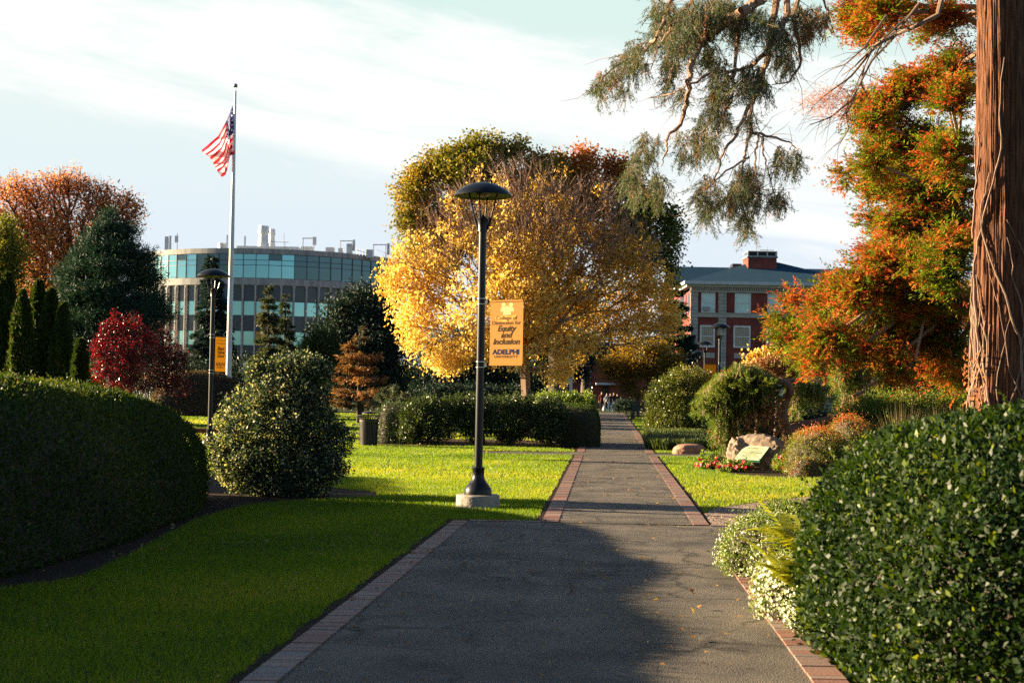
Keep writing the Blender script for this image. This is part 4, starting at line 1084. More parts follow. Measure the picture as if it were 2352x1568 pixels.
# ------------------------------------------------------------------ people at the end of the walk
M_SKIN = solid('skin', (.42, .26, .19), None, 4, .6); M_HAIR = solid('dark_hair', (.02, .014, .01), None, 4, .6)
def colmat(c): return solid('clothing', c, None, 5, .85, spec=.2)
def person(px, d, h, top, leg, label, stride=.12, rz=0.0, arm=.15, zz=0.0):
    s = h / 1.75
    J = [(0, 0, .95), (0, 0, 1.15), (0, -.01, 1.38), (0, -.02, 1.50), (0, -.03, 1.60), (0, -.03, 1.71)]
    Rr = [(.15, .11), (.145, .10), (.17, .10), (.058, .058), (.088, .095), (.075, .08)]
    E = [(0, 1), (1, 2), (2, 3), (3, 4), (4, 5)]
    def chain(start, pts, rad):
        p = start
        for q, rr in zip(pts, rad): J.append(q); Rr.append((rr, rr)); E.append((p, len(J) - 1)); p = len(J) - 1
        return p
    for k in (-1, 1):
        sw = arm * k
        hnd = chain(2, [(k * .20, 0, 1.40), (k * .25, -sw * .4, 1.14), (k * .25, -.06 - sw, .92)], [.06, .045, .036])
        chain(hnd, [(k * .245, -.09 - sw, .84)], [.04])
        for f in range(4): chain(len(J) - 1 if f == 0 else hnd + 1, [(k * (.225 + .014 * f), -.10 - sw, .765)], [.011])
        chain(hnd, [(k * .215, -.12 - sw, .86)], [.013])
        st = stride * k
        ft = chain(0, [(k * .09, 0, .88), (k * .10, -st * .6 - .02, .50), (k * .10, st * -1., .09)], [.10, .068, .045])
        chain(ft, [(k * .11, -st - .13, .04)], [.04])
    me = bpy.data.meshes.new('person'); me.from_pydata(J, E, [])
    o = bpy.data.objects.new('person', me); COL.objects.link(o)
    o.modifiers.new('skin', 'SKIN'); sv = me.skin_vertices[0].data
    for i, rr in enumerate(Rr): sv[i].radius = rr
    sv[0].use_root = True
    sb = o.modifiers.new('sub', 'SUBSURF'); sb.levels = 1; sb.render_levels = 1
    m2 = bpy.data.meshes.new_from_object(o.evaluated_get(bpy.context.evaluated_depsgraph_get()))
    bpy.data.objects.remove(o)
    for m in (colmat(top), colmat(leg), M_SKIN, M_HAIR): m2.materials.append(m)
    for pl in m2.polygons:
        c = pl.center
        pl.material_index = (3 if (c.z > 1.66 or (c.z > 1.52 and c.y > .0)) else 2 if c.z > 1.46 else 2 if (abs(c.x) > .19 and c.z < .90) else 0 if c.z > .93 else 3 if c.z < .085 else 1)
        pl.use_smooth = True
    m2.name = 'person'
    o = bpy.data.objects.new('person', m2); COL.objects.link(o); WORG[o.name] = (0, 0, 0)
    o.location = gx(px, d); o.location.z = zz; o.scale = (s, s, s); o.rotation_euler.z = rz
    return tag(o, label, 'person', 'people walking up the path')
person(1382.7, 122, 1.78, (.10, .02, .02), (.015, .015, .018), 'person in a dark red top and black trousers, leftmost of the group', .10)
person(1394.3, 124, 1.66, (.55, .60, .68), (.02, .03, .035), 'person in a white jacket over blue and dark trousers', .16, R(10))
person(1402.5, 120, 1.66, (.012, .014, .018), (.03, .07, .17), 'person in a black top and blue jeans', .13)
person(1410.5, 121, 1.74, (.014, .016, .02), (.16, .24, .32), 'person in a dark jacket and pale blue jeans', .18, R(-8))
person(1418.5, 126, 1.62, (.02, .018, .016), (.02, .02, .02), 'dimly lit person in dark clothes, rightmost of the group', .1, R(-10))
q = gx(1388.5, 121.5); mb = MB(); mb.lathe([(.0, .10), (.15, .12), (.17, .28), (.10, .45), (.05, .52), (.0, .53)], 14, (q[0], q[1])); mb.tube([(q[0] - .03, q[1], .50), (q[0], q[1], .79)], .012, 5); mb.tube([(q[0] + .03, q[1], .50), (q[0], q[1], .79)], .012, 5); 
tag(mb.build('carrier_bag', colmat((.5, .58, .68)), None, True), 'pale plastic bag hanging low beside the person in the red top', 'bag')
Q = QUAL
def cnt(k): return int(k * Q)
# ------------------------------------------------------------------ clipped hedges and mounds
def hedge(name, label, cat, c, a, b, H, mat, L, Wd, dens, rz=0.0, n=2.6, m=2.6, amp=.05, seed=1, depth=.06, group=None, shoot=0.0, spread=.8, up=.25, fr=1.5, tips=0.0, shoots=0):
    r = empty(name, c, label, cat, group)
    C = dome(a, b, H, n, m, c=c, rz=rz, amp=amp, seed=seed, fr=fr)
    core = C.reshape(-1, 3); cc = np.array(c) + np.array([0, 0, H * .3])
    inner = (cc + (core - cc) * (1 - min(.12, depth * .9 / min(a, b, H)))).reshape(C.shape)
    area = (np.linalg.norm(np.cross(C[:, 2] - C[:, 0], C[:, 3] - C[:, 1]), axis=1) * .5).sum()
    k = cnt(area * dens)
    V, P = clipped(C, k, L, Wd, depth, spread, up, shoot)
    t = np.clip(.45 + .18 * snoise(P, 2.5, seed + 9) + rng.normal(size=k) * .24, 0, 1)
    if tips: t = np.clip(.40 + rng.normal(size=k) * .16 + tips * np.clip((P[:, 2] - H * .62) / (H * .4), 0, 1), 0, 1)
    if shoots:                       # stray young shoots standing out of the clipped surface
        Ps, Ns = on_quads(C, shoots); dv = unit(Ns * .8 + rdir(shoots) * .5 + np.array([0, 0, .7])); ln = rng.uniform(.06, .17, shoots)
        i = np.repeat(np.arange(shoots), 9); tt = np.tile(np.linspace(.1, 1, 9), shoots); D2 = unit(dv[i] * .7 + rdir(len(i)) * .8)
        V2 = kites(Ps[i] + dv[i] * (ln[i] * tt)[:, None], D2, rdir(len(i)), L * rng.uniform(.6, 1.1, len(i)), Wd * rng.uniform(.6, 1.1, len(i)))
        V = np.concatenate([V, V2]); t = np.concatenate([t, rng.uniform(.6, 1, len(i))])
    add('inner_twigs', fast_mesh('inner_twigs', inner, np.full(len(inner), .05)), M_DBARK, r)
    add('foliage', fast_mesh('foliage', V, t), mat, r)
    return r
hedge('clipped_hedge', 'long round-shouldered clipped green hedge along the near lawn, largest one', 'hedge', (-7.15, 12.6, 0), 3.08, 8.9, 1.67, M_BOX, .036, .023, 2100, rz=R(-3.5), n=3.4, m=3.5, amp=.13, seed=3, shoot=.018, up=.5, fr=1.9)
hedge('lawn_shade_blocker', 'unseen hedge-shaped shade blocker added out of frame beyond the left end of the long hedge', 'hedge', (-14.6, 26.2, 0), 1.1, 3.1, 3.2, M_BOX, .06, .04, 500, rz=R(-6), n=3.4, m=3.3, amp=.2, seed=4)  # never in view, added to throw shade across the lawn
hedge('glossy_bush', 'big round glossy dark green bush beside the path, nearest the camera', 'bush', (4.55, 8.9, 0), 2.62, 2.2, 1.53, M_PRIVET, .043, .026, 4800, n=2.9, m=3.9, amp=.10, seed=5, depth=.16, shoot=.015, spread=1.0, fr=3.2, shoots=90)
hedge('brown_bush', 'brown-tinged domed bush beyond the second lamp', 'bush', (*gx(462, 77)[:2], 0), 2.75, 2.0, 2.45, M_BRUSH, .10, .06, 420, n=2.2, m=2.2, amp=.10, seed=7, depth=.2)
hl = gnd(935, 1020)
hedge('box_hedge', 'small clipped hedge end beside the litter bin', 'hedge', (gx(918, 43.5)[0], 43.6, 0), .62, 1.6, 1.22, M_LAUREL, .045, .026, 1100, n=4, m=5, amp=.03, seed=8, group='low clipped hedges on the lawn')
hedge('box_hedge', 'clipped hedge block touching the left edge of the narrow path', 'hedge', (gx(1318, 43.5)[0], 44.0, 0), .80, 2.0, 1.26, M_BOX, .04, .024, 1200, n=4, m=4.5, amp=.04, seed=9, group='low clipped hedges on the lawn')
az0 = gx(1890, 28.8)
hedge('azalea_bush', 'clipped azalea bush with red tipped shoots, right of the plaque boulder', 'bush', (az0[0], 29.4, 0), .62, .9, .98, M_AZ, .035, .018, 2200, amp=.16, tips=.42, seed=12, depth=.1, shoot=.03, spread=1.0, up=.6, fr=4, n=2.2, m=2.2)
hedge('azalea_bush', 'smaller red tipped azalea behind the larger one', 'bush', (gx(1975, 31)[0], 31.5, 0), .6, .7, 1.10, M_AZ, .035, .018, 1900, amp=.16, tips=.36, seed=13, depth=.1, shoot=.04, spread=1.0, up=.6, fr=4, n=2.2, m=2.2)
hedge('azalea_bush', 'low leafy azalea mound at the foot of the larger one', 'bush', (gx(1860, 28.2)[0], 28.3, 0), .32, .35, .40, M_AZ, .035, .018, 2200, amp=.06, seed=14, depth=.08, spread=1.0, fr=6, n=2.2, m=2.2)

# ------------------------------------------------------------------ leafy shrubs and trees on branch skeletons
def leafy(name, label, cat, base, lobes, nodes, r_base, mat, bark, leaf, per, sig, droop=.3, shell=.4, trunk=None, keep=None, tint=None, tj=.2, tw=None, r_tip=.008, group=None, out=0.0, pick=1.0, bf=.35, tscale=None, crown='crown', trunkname='trunk', sides=6):
    r = empty(name, base, label, cat, group)
    P, idx = sample_lobes(lobes, nodes, shell)
    P[:, 2] = np.maximum(P[:, 2], base[2] + .05)
    if trunk is None:
        cen = np.mean([l[0] for l in lobes], axis=0); zt = min(l[0][2] - l[1][2] * .4 for l in lobes)
        zt = max(zt, base[2] + .1); tp = np.array([base[0] + (cen[0] - base[0]) * .3, base[1] + (cen[1] - base[1]) * .3, zt])
        trunk = [np.array(base) + (tp - np.array(base)) * k / 4 for k in range(5)]
    X, par, rad, kids = skeleton(trunk, P, r_base, r_tip, bf)
    ex = None; A2 = None
    if tw:
        n_tw, per_tw, L_tw, up_tw, sel_fn = tw
        cand = np.arange(len(trunk), len(X)); cand = cand[sel_fn(X[cand])]
        sel = rng.choice(cand, min(n_tw, len(cand)), replace=False)
        A2, B2, ex = twigs(X, par, sel, per_tw, L_tw, .007, up_tw)
    trunk_obj(X, par, rad, bark, r, ex, sides, trunkname)
    Cn = X[len(trunk):]
    if keep is not None:
        pk = keep(Cn); Cn = Cn[rng.uniform(size=len(Cn)) < pk]
    cen = np.mean([l[0] for l in lobes], axis=0)
    tt = None if tint is None else tint(Cn)
    o_ = unit(Cn - cen) * out if out else None
    Ls, Ws = leaf
    V, t = clump_leaves(Cn, max(1, cnt(per)), sig, Ls, Ws, droop, o_, tt, tj)
    add(crown, fast_mesh(crown, V, t), mat, r)
    return r

# variegated holly
hb = np.array([gx(640, 21.3)[0], 21.3, 0])
lv = [lobe(px, py, rx, ry, 21.3, dd) for px, py, rx, ry, dd in ((690, 845, 75, 32, 0), (630, 870, 60, 35, .1), (665, 900, 105, 50, 0), (560, 935, 45, 40, .2), (640, 970, 140, 60, 0), (518, 1040, 52, 42, 0), (762, 1010, 46, 44, .1), (590, 850, 25, 22, 0), (735, 850, 26, 28, 0), (640, 1060, 150, 55, 0), (740, 1070, 55, 40, -.1), (650, 1115, 110, 35, -.1), (560, 1090, 60, 40, 0))]
leafy('variegated_holly', 'rounded variegated holly bush at the end of the long hedge', 'bush', hb, lv, 2300, .05, M_VARIEG, M_DBARK, (.050, .028), 24, .05, droop=0, shell=.33, r_tip=.003, tint=lambda C: np.clip(.42 + .13 * rng.normal(size=len(C)), 0, 1), tj=.24, out=.5)
# red berries on it
Pb, _ = sample_lobes(lv[:4], 60, .3)
bm_ = MB()
for q in Pb: bm_.lathe([(0, q[2] - .012), (.011, q[2]), (0, q[2] + .012)], 6, (q[0], q[1]))
bo = bm_.build('berries', M_REDFL, [o for o in bpy.data.objects if o.name == 'variegated_holly'][0])

# laurel hedge (informal, open at the foot)
lb = np.array([gx(1110, 41.6)[0], 42.6, 0])
ll = [lobe(px, py, rx, ry, 41.8, dd) for px, py, rx, ry, dd in ((960, 955, 42, 38, .1), (1010, 940, 60, 34, .3), (1080, 932, 70, 30, .3), (1160, 932, 70, 30, .3), (1240, 940, 60, 32, .3), (950, 990, 35, 26, 0), (1020, 975, 55, 35, 0), (1090, 970, 55, 34, .2), (1160, 975, 60, 34, .1), (1240, 980, 55, 34, .1), (1280, 965, 30, 35, .3), (1000, 1003, 30, 18, .2), (1090, 1000, 24, 18, .2), (1170, 1003, 40, 16, .2), (1260, 1003, 40, 18, .1))]
leafy('laurel_hedge', 'loose glossy laurel hedge behind the lamp, open at its foot', 'hedge', lb, ll, 1500, .05, M_LAUREL, M_DBARK, (.085, .035), 22, .07, droop=-.1, shell=.4, r_tip=.004, out=.5, trunkname='stems')

# golden tree
gb = np.array([gx(1211, 50)[0], 50.0, 0])
gl = [lobe(px, py, rx, ry, 50, dd) for px, py, rx, ry, dd in ((1190, 450, 150, 90, 0), (1060, 520, 110, 90, 0), (1330, 500, 120, 90, .3), (1210, 560, 170, 120, 0), (980, 620, 85, 90, 0), (1430, 600, 100, 100, 0), (1120, 680, 180, 110, -.5), (1320, 690, 170, 110, -.3), (960, 720, 70, 70, 0), (1500, 680, 60, 80, .2), (1010, 780, 80, 60, -.3), (1450, 760, 80, 50, 0), (1540, 740, 30, 40, 0), (1160, 790, 120, 50, -.6), (1330, 800, 80, 45, -.6), (1030, 830, 50, 28, -.4), (1290, 850, 45, 25, -.4), (900, 640, 28, 40, 0))]
tk = [gb + (at(1211, y, 50) - gb) * np.array([1, 1, 0]) + np.array([0, 0, 0]) for y in (905,)]
trunkG = [gb, np.array([*gx(1210, 50)[:2], .7]), np.array([*gx(1209, 50)[:2], 1.3]), at(1206, 850, 50), at(1204, 820, 50), at(1202, 790, 50)]
zt_ = at(1200, 500, 50)[2]; zl_ = at(1200, 640, 50)[2]
leafy('golden_tree', 'broad round tree with golden yellow leaves behind the lamp', 'tree', gb, gl, 3000, .19, M_GOLD, M_TWIG, (.125, .070), 34, .15, droop=.6, shell=.40, trunk=trunkG, r_tip=.011, bf=.6,
      keep=lambda C: np.clip(1.12 - .95 * np.clip((C[:, 2] - zl_ + .0 + .9 * snoise(C, .8, 12)) / (zt_ - zl_), 0, 1), .06, 1) * np.clip(.56 + 1.2 * snoise(C, 1.5, 19), .10, 1),
      tint=lambda C: np.clip(.60 + .25 * snoise(C, .9, 31) - .04 * (C[:, 2] - zl_), 0, 1), tj=.22, tw=(1000, 6, .60, .9, lambda X: X[:, 2] > zl_ + .2))
# tall maple behind
mb_ = np.array([gx(1272, 76)[0], 76.0, 0])
ml = [lobe(px, py, rx, ry, 76, dd) for px, py, rx, ry, dd in ((1115, 338, 50, 26, 0), (1180, 348, 34, 24, 0), (1045, 358, 34, 24, 0), (1000, 378, 40, 28, 0), (962, 405, 34, 28, 0), (960, 450, 55, 55, 0), (1080, 400, 120, 50, 0), (1232, 376, 28, 20, 0), (1280, 382, 32, 24, 0), (1340, 366, 32, 30, 0), (1412, 388, 34, 30, 0), (1440, 450, 55, 50, 0), (1300, 430, 120, 60, 0), (940, 510, 35, 30, 0), (1490, 480, 30, 40, .5), (1535, 500, 22, 28, 0), (1545, 545, 22, 40, 0), (1540, 600, 20, 30, 0), (1200, 500, 200, 100, 1), (1450, 560, 90, 80, 1), (1000, 560, 80, 80, 1))]
xm_ = at(1250, 400, 76)[0]
leafy('turning_maple', 'tall maple turning from green to orange, rising behind the golden tree', 'tree', mb_, ml, 2100, .35, M_MAPLE, M_BARK, (.16, .12), 44, .27, droop=.3, shell=.4, r_tip=.015, trunk=[mb_ + np.array([0, 0, z]) for z in (0, 1.2, 2.4, 3.6, 5, 6.5)],
      tint=lambda C: np.clip(.38 + .3 * snoise(C, .55, 41) + .10 * np.clip(C[:, 0] - xm_, 0, 4) * (C[:, 0] < xm_ + 4.5) + .03 * (C[:, 2] - 11), 0, 1), tj=.14)
# russet oak
ob = np.array([gx(170, 92)[0], 92.0, 0])
ol = [lobe(px, py, rx, ry, 92, dd) for px, py, rx, ry, dd in ((40, 440, 60, 42, 0), (150, 415, 55, 30, 0), (110, 470, 60, 45, 0), (215, 440, 50, 32, 0), (270, 470, 50, 38, 0), (310, 495, 24, 28, 0), (215, 505, 80, 50, 0), (30, 520, 70, 50, 0), (120, 545, 90, 55, 0), (50, 600, 70, 50, 0), (150, 620, 80, 50, 0), (-40, 500, 60, 70, 0), (230, 570, 60, 40, 0), (180, 680, 60, 40, 0), (60, 680, 60, 40, 0))]
zo_ = at(100, 560, 92)[2]
leafy('russet_oak', 'big oak with thin russet orange foliage and showing branches', 'tree', ob, ol, 2300, .42, M_OAK, M_DBARK, (.16, .105), 22, .27, droop=.3, shell=.4, r_tip=.014, bf=.6, trunk=[ob + np.array([0, 0, z]) for z in (0, 1.5, 3, 4.5, 6)],
      tint=lambda C: np.clip(.55 + .25 * snoise(C, .5, 43) + .05 * (zo_ - C[:, 2]), 0, 1), tj=.25, keep=lambda C: np.clip(.85 - .06 * (C[:, 2] - zo_), .3, .9), tw=(1000, 3, .7, .4, lambda X: X[:, 2] > 0))
yb = np.array([gx(5, 72)[0], 72.0, 0])
leafy('yellow_green_tree', 'yellow green tree at the left edge, in front of the russet oak', 'tree', yb, [lobe(px, py, rx, ry, 72) for px, py, rx, ry in ((5, 525, 35, 30), (20, 580, 40, 40), (-20, 600, 60, 70), (30, 640, 35, 30))], 420, .2, M_YG, M_BARK, (.13, .08), 30, .24, tint=lambda C: np.clip(.5 + .3 * snoise(C, .8, 9), 0, 1))
# red shrubs
rb0 = np.array([gx(288, 53)[0], 53.0, 0])
leafy('crimson_shrub', 'bright crimson upright shrub standing behind the long hedge', 'shrub', rb0, [lobe(px, py, rx, ry, 53, dd) for px, py, rx, ry, dd in ((262, 745, 9, 30, 0), (285, 752, 12, 34, 0), (238, 765, 12, 28, 0), (312, 750, 10, 32, 0), (332, 768, 10, 28, 0), (285, 800, 52, 34, 0), (225, 800, 18, 30, 0), (350, 790, 12, 24, 0), (288, 845, 62, 34, 0), (235, 850, 24, 28, 0), (288, 885, 50, 24, 0))], 760, .06, M_PLUM, M_DBARK, (.075, .045), 13, .075, droop=-.3, shell=.4, r_tip=.004, tw=(300, 3, .35, 1.4, lambda X: X[:, 2] > 0), out=.4, trunkname='stems')
wb = np.array([gx(385, 60)[0], 60.0, 0])
leafy('wine_red_shrub', 'duller dark wine red shrub just right of the crimson one', 'shrub', wb, [lobe(px, py, rx, ry, 60, dd) for px, py, rx, ry, dd in ((375, 800, 45, 35, 0), (400, 840, 42, 34, 0), (360, 860, 55, 40, .3), (395, 885, 50, 25, .3), (415, 825, 22, 18, 0), (375, 765, 25, 20, 0))], 420, .06, M_WINE, M_DBARK, (.09, .05), 14, .12, droop=.1, shell=.5, r_tip=.004, trunkname='stems')
# mixed right and middle shrubs
pb = np.array([gx(1560, 55)[0], 55.0, 0])
leafy('pieris_bush', 'large glossy pieris bush with yellowish tips right of the narrow path', 'bush', pb, [lobe(px, py, rx, ry, 55, dd) for px, py, rx, ry, dd in ((1575, 868, 48, 26, 0), (1535, 890, 40, 30, 0), (1615, 885, 40, 32, .1), (1512, 925, 30, 32, 0), (1560, 925, 50, 40, -.3), (1610, 930, 40, 40, 0), (1505, 965, 26, 30, 0), (1550, 970, 50, 32, -.4), (1600, 975, 45, 28, -.1), (1640, 940, 30, 45, .3))], 1100, .07, M_PIERIS, M_DBARK, (.10, .032), 24, .085, droop=0, shell=.36, r_tip=.005, out=.35, tint=lambda C: np.clip(.42 + .25 * snoise(C, 2.2, 17) + .10 * (C[:, 2] - 1.3) , 0, 1), tj=.2)
ob2 = np.array([gx(1466, 98)[0], 98.0, 0])
leafy('olive_maple', 'low spreading olive gold tree shading the end of the walk', 'tree', ob2, [lobe(px, py, rx, ry, 98, dd) for px, py, rx, ry, dd in ((1470, 835, 75, 26, 0), (1425, 855, 45, 22, 0), (1500, 860, 50, 24, 0), (1545, 830, 26, 30, 0), (1440, 885, 28, 15, -.5), (1400, 830, 30, 20, 0), (1480, 800, 70, 22, 0), (1455, 905, 22, 9, -1))], 700, .12, M_OLIVE, M_BARK, (.13, .09), 26, .22, droop=.2, shell=.5, r_tip=.008, tint=lambda C: np.clip(.45 + .15 * (C[:, 2] - 4) + .2 * snoise(C, .7, 4), 0, 1))
b_ = np.array([gx(1735, 44)[0], 44.0, 0])
leafy('redbud_shrub', 'thin shrub with hanging yellow leaves before the brick building', 'shrub', b_, [lobe(px, py, rx, ry, 44, dd) for px, py, rx, ry, dd in ((1745, 812, 32, 12, 0), (1790, 815, 40, 16, 0), (1720, 825, 14, 10, 0), (1830, 822, 20, 20, 0))], 120, .04, M_GOLD, M_TWIG, (.11, .085), 7, .13, droop=1.2, shell=.8, r_tip=.005, trunkname='stems')
b_ = np.array([gx(1780, 41)[0], 41.0, 0])
leafy('red_leaved_shrub', 'small shrub of glossy red orange leaves above the weeping spruce', 'shrub', b_, [lobe(px, py, rx, ry, 41, dd) for px, py, rx, ry, dd in ((1760, 838, 32, 11, 0), (1800, 845, 30, 14, 0), (1835, 858, 22, 12, 0))], 240, .04, M_RUST, M_TWIG, (.075, .045), 16, .09, droop=.2, r_tip=.004, tint=lambda C: np.full(len(C), .88), tj=.12, trunkname='stems')
for px, py, rx, ry, d, lab in ((1262, 916, 36, 14, 46.4, 'sunlit yellow green shrub behind the laurel hedge, left of the others'), (1312, 917, 28, 14, 46.2, 'sunlit yellow green shrub at the middle of the railing fence'), (1351, 925, 14, 26, 46.0, 'narrow yellow green shrub at the end of the railing fence')):
    b_ = np.array([gx(px, d)[0], d, 0])
    leafy('garden_shrub', lab, 'shrub', b_, [lobe(px, py, rx, ry, d), lobe(px, py + ry, rx * .9, ry * 1.5, d)], 200, .03, M_FLL, M_DBARK, (.07, .03), 20, .07, droop=-.2, r_tip=.004, group='sunlit shrubs along the railing fence', trunkname='stems')

for nm, lab, cat, px, d, L_, nd, mt, lf in (
    ('backing_shrub', 'dark feathery evergreen shrubs filling the gap behind the weeping spruce trunk', 'shrub', 1740, 45, ((1670, 985, 50, 34), (1730, 960, 60, 50), (1790, 975, 60, 44), (1850, 960, 55, 50), (1900, 985, 55, 36)), 900, M_DARK, (.09, .03)),
    ('backing_shrub', 'mid green feathery shrubs behind the azaleas, left of the big trunk', 'shrub', 2030, 36, ((1960, 965, 50, 40), (2020, 950, 60, 48), (2090, 940, 60, 50), (2160, 945, 60, 46), (2230, 940, 60, 50)), 900, M_WEEP, (.08, .022)),
    ('orange_leaved_shrub', 'thin shrub with orange leaves beside the weeping spruce trunk', 'shrub', 1765, 35, ((1770, 950, 18, 26), (1728, 972, 16, 18), (1785, 985, 14, 20)), 90, M_RUST, (.07, .045))):
    b_ = np.array([gx(px, d)[0], d, 0.])
    leafy(nm, lab, cat, b_, [lobe(*q, d) for q in L_], nd, .05, mt, M_DBARK, lf, 26 if nd > 100 else 9, .11, droop=.1, shell=.45, r_tip=.004, trunkname='stems', tint=(lambda C: np.full(len(C), .9)) if nd < 100 else (lambda C: np.clip(.4 + .25 * snoise(C, 2, 23), 0, .8)))
# ------------------------------------------------------------------ conifers
def conifer(name, label, px, top, d, hw, prof, mat, seed, dens=1.0, L=.28, Wd=.07, bx=None, droop=.25, group=None, nb=10, sparse=0.0, z0=.4, up=.1, cat='conifer tree', tint=None):
    """whorled conifer: prof maps height fraction (0 base .. 1 top) to half width fraction"""
    base = np.array([gx(px if bx is None else bx, d)[0], d, 0.]); H = at(px, top, d)[2]; Rm = hw * d / F
    tipx = at(px, top, d)[0]
    r = empty(name, base, label, cat, group)
    g = np.random.default_rng(seed)
    A, B, ra, P, Dr, TT = [], [], [], [], [], []
    nz = int(H / .42 / max(.3, 1 - sparse) ** .3)
    trunk = np.array([[base[0] + (tipx - base[0]) * t, d, H * t] for t in np.linspace(0, 1, 10)])
    for i in range(nz):
        f = (i + g.uniform(0, 1)) / nz; z = z0 + (H - z0) * f
        Rz = Rm * np.interp(f, [p[0] for p in prof], [p[1] for p in prof])
        cx = base[0] + (tipx - base[0]) * z / H
        k = max(4, int(nb * (.5 + .5 * Rz / Rm)))
        for j in range(k):
            a = g.uniform(0, 6.283); ln = Rz * g.uniform(.62, 1.12)
            if ln < .1: ln = .1
            s = np.array([cx, d, z]); dv = np.array([math.cos(a), math.sin(a), 0])
            m = max(2, int(ln / .35))
            pts = [s + dv * ln * t + np.array([0, 0, ln * (up * t - droop * t * t)]) for t in np.linspace(0, 1, m + 1)]
            for q0, q1 in zip(pts[:-1], pts[1:]): A.append(q0); B.append(q1); ra.append(.006 + .01 * ln)
            npn = max(4, int(ln * 26 * dens))
            t = g.uniform(.12, 1, npn) ** .75
            pp = s + dv * (ln * t)[:, None]; pp[:, 2] += ln * (up * t - droop * t * t)
            sp = .05 + .17 * ln * t * (1.15 - t)
            side = np.array([-dv[1], dv[0], 0]); pp = pp + side * (g.normal(size=npn) * sp)[:, None] + np.array([0, 0, 1.]) * (g.normal(size=npn) * .05)[:, None]
            P.append(pp); Dr.append(np.tile(dv, (npn, 1)) * .9 + side * g.normal(size=(npn, 1)) * .6); TT.append(t)
    P = np.concatenate(P); Dr = np.concatenate(Dr); TT = np.concatenate(TT)
    A = np.concatenate([trunk[:-1], np.array(A)]); B = np.concatenate([trunk[1:], np.array(B)])
    tr = np.linspace(.028 * H ** .9 + .03, .02, 10); ra = np.concatenate([tr[:-1], np.array(ra)]); rb2 = np.concatenate([tr[1:], np.array(ra[9:]) * .7])
    add('trunk', fast_mesh('trunk', tube_edges(A, B, ra, rb2, 5), np.full(len(A) * 5, .5)), M_DBARK, r)
    k = max(1, int(round(3 * Q))); n_ = len(P) * k; i = np.repeat(np.arange(len(P)), k)
    D = unit(Dr[i] + g.normal(size=(n_, 3)) * .45 + np.array([0, 0, -.1]))
    V = kites(P[i] + g.normal(size=(n_, 3)) * .05, D, unit(g.normal(size=(n_, 3)) * .6 + np.array([0, 0, 1.])), L * g.uniform(.6, 1.3, n_), Wd * g.uniform(.7, 1.3, n_))
    t = np.clip(.35 + .25 * TT[i] + .15 * snoise(P[i], 1.2, seed) + g.normal(size=n_) * .15, 0, 1) if tint is None else np.clip(tint(P[i], TT[i]) + g.normal(size=n_) * .12, 0, 1)
    add('crown', fast_mesh('crown', V, t), mat, r)
    return r
cone = [(0, 1), (.15, .95), (.5, .62), (.8, .30), (1, .04)]
pb_ = np.array([gx(255, 76)[0], 76., 0.])
leafy('white_pine', 'large dark green pine in front of the russet oak', 'conifer tree', pb_, [lobe(px, py, rx, ry, 76, dd) for px, py, rx, ry, dd in ((250, 502, 16, 16, 0), (242, 528, 34, 14, 0), (285, 540, 36, 18, 0), (220, 556, 34, 14, 0), (258, 575, 62, 20, -.3), (195, 592, 36, 14, 0), (322, 596, 34, 20, 0), (250, 620, 88, 24, -.4), (170, 635, 42, 24, 0), (335, 640, 36, 30, 0), (230, 670, 105, 32, -.4), (335, 695, 50, 22, 0), (170, 690, 50, 24, 0), (260, 720, 110, 30, -.4), (375, 722, 26, 12, 0), (160, 745, 44, 24, 0), (320, 755, 60, 24, 0), (230, 780, 90, 36, 0), (170, 800, 50, 30, 0), (330, 800, 50, 34, 0))], 1500, .3, M_PINE, M_DBARK, (.30, .04), 52, .22, droop=-.35, shell=.45, r_tip=.012, trunk=[pb_ + np.array([0, 0, z]) for z in np.linspace(0, 10.0, 14)], out=.55, bf=1.0, tint=lambda C: np.clip(.42 + .22 * snoise(C, .9, 3), 0, 1))
conifer('blue_spruce', 'tall narrow blue green spruce in front of the round building', 487, 588, 112, 66, [(0, 1), (.25, .95), (.5, .66), (.75, .42), (.9, .26), (1, .2)], M_SPRUCE, 52, dens=1.7, L=.34, Wd=.11, droop=.45, nb=12)
conifer('fir_tree', 'sunlit slim fir, the taller of two before the round building', 617, 655, 96, 54, cone, M_FIR, 53, dens=2.2, L=.28, Wd=.08, droop=.35, nb=10, group='pair of slim firs')
conifer('fir_tree', 'greyer slim fir just right of the taller one', 655, 672, 98, 48, cone, M_FIR, 54, dens=1.7, L=.28, Wd=.08, droop=.45, nb=8, group='pair of slim firs', tint=lambda P, t: .35 + .1 * t)
conifer('rusty_spruce', 'ragged spruce with rusty brown branch tips behind the litter bin', 826, 748, 66, 78, [(0, .8), (.15, 1), (.4, .85), (.6, .7), (.8, .4), (1, .08)], M_RUST, 55, dens=1.6, L=.20, Wd=.07, droop=.1, up=.25, nb=8, tint=lambda P, t: .36 + .3 * snoise(P, 1.1, 8) + .28 * t)
conifer('cedar_tree', 'dark feathery cedar beside the left corner of the brick building', 1546, 642, 118, 62, [(0, 1), (.4, .9), (.7, .6), (.9, .35), (1, .1)], M_SPRUCE, 56, dens=1.6, L=.4, Wd=.12, droop=.1, up=.15, nb=8)
conifer('dark_spruce', 'dark cone of evergreen between the rusty spruce and the golden tree trunk', 965, 845, 84, 60, cone, M_DARK, 57, L=.22, Wd=.08, droop=.4, nb=14)
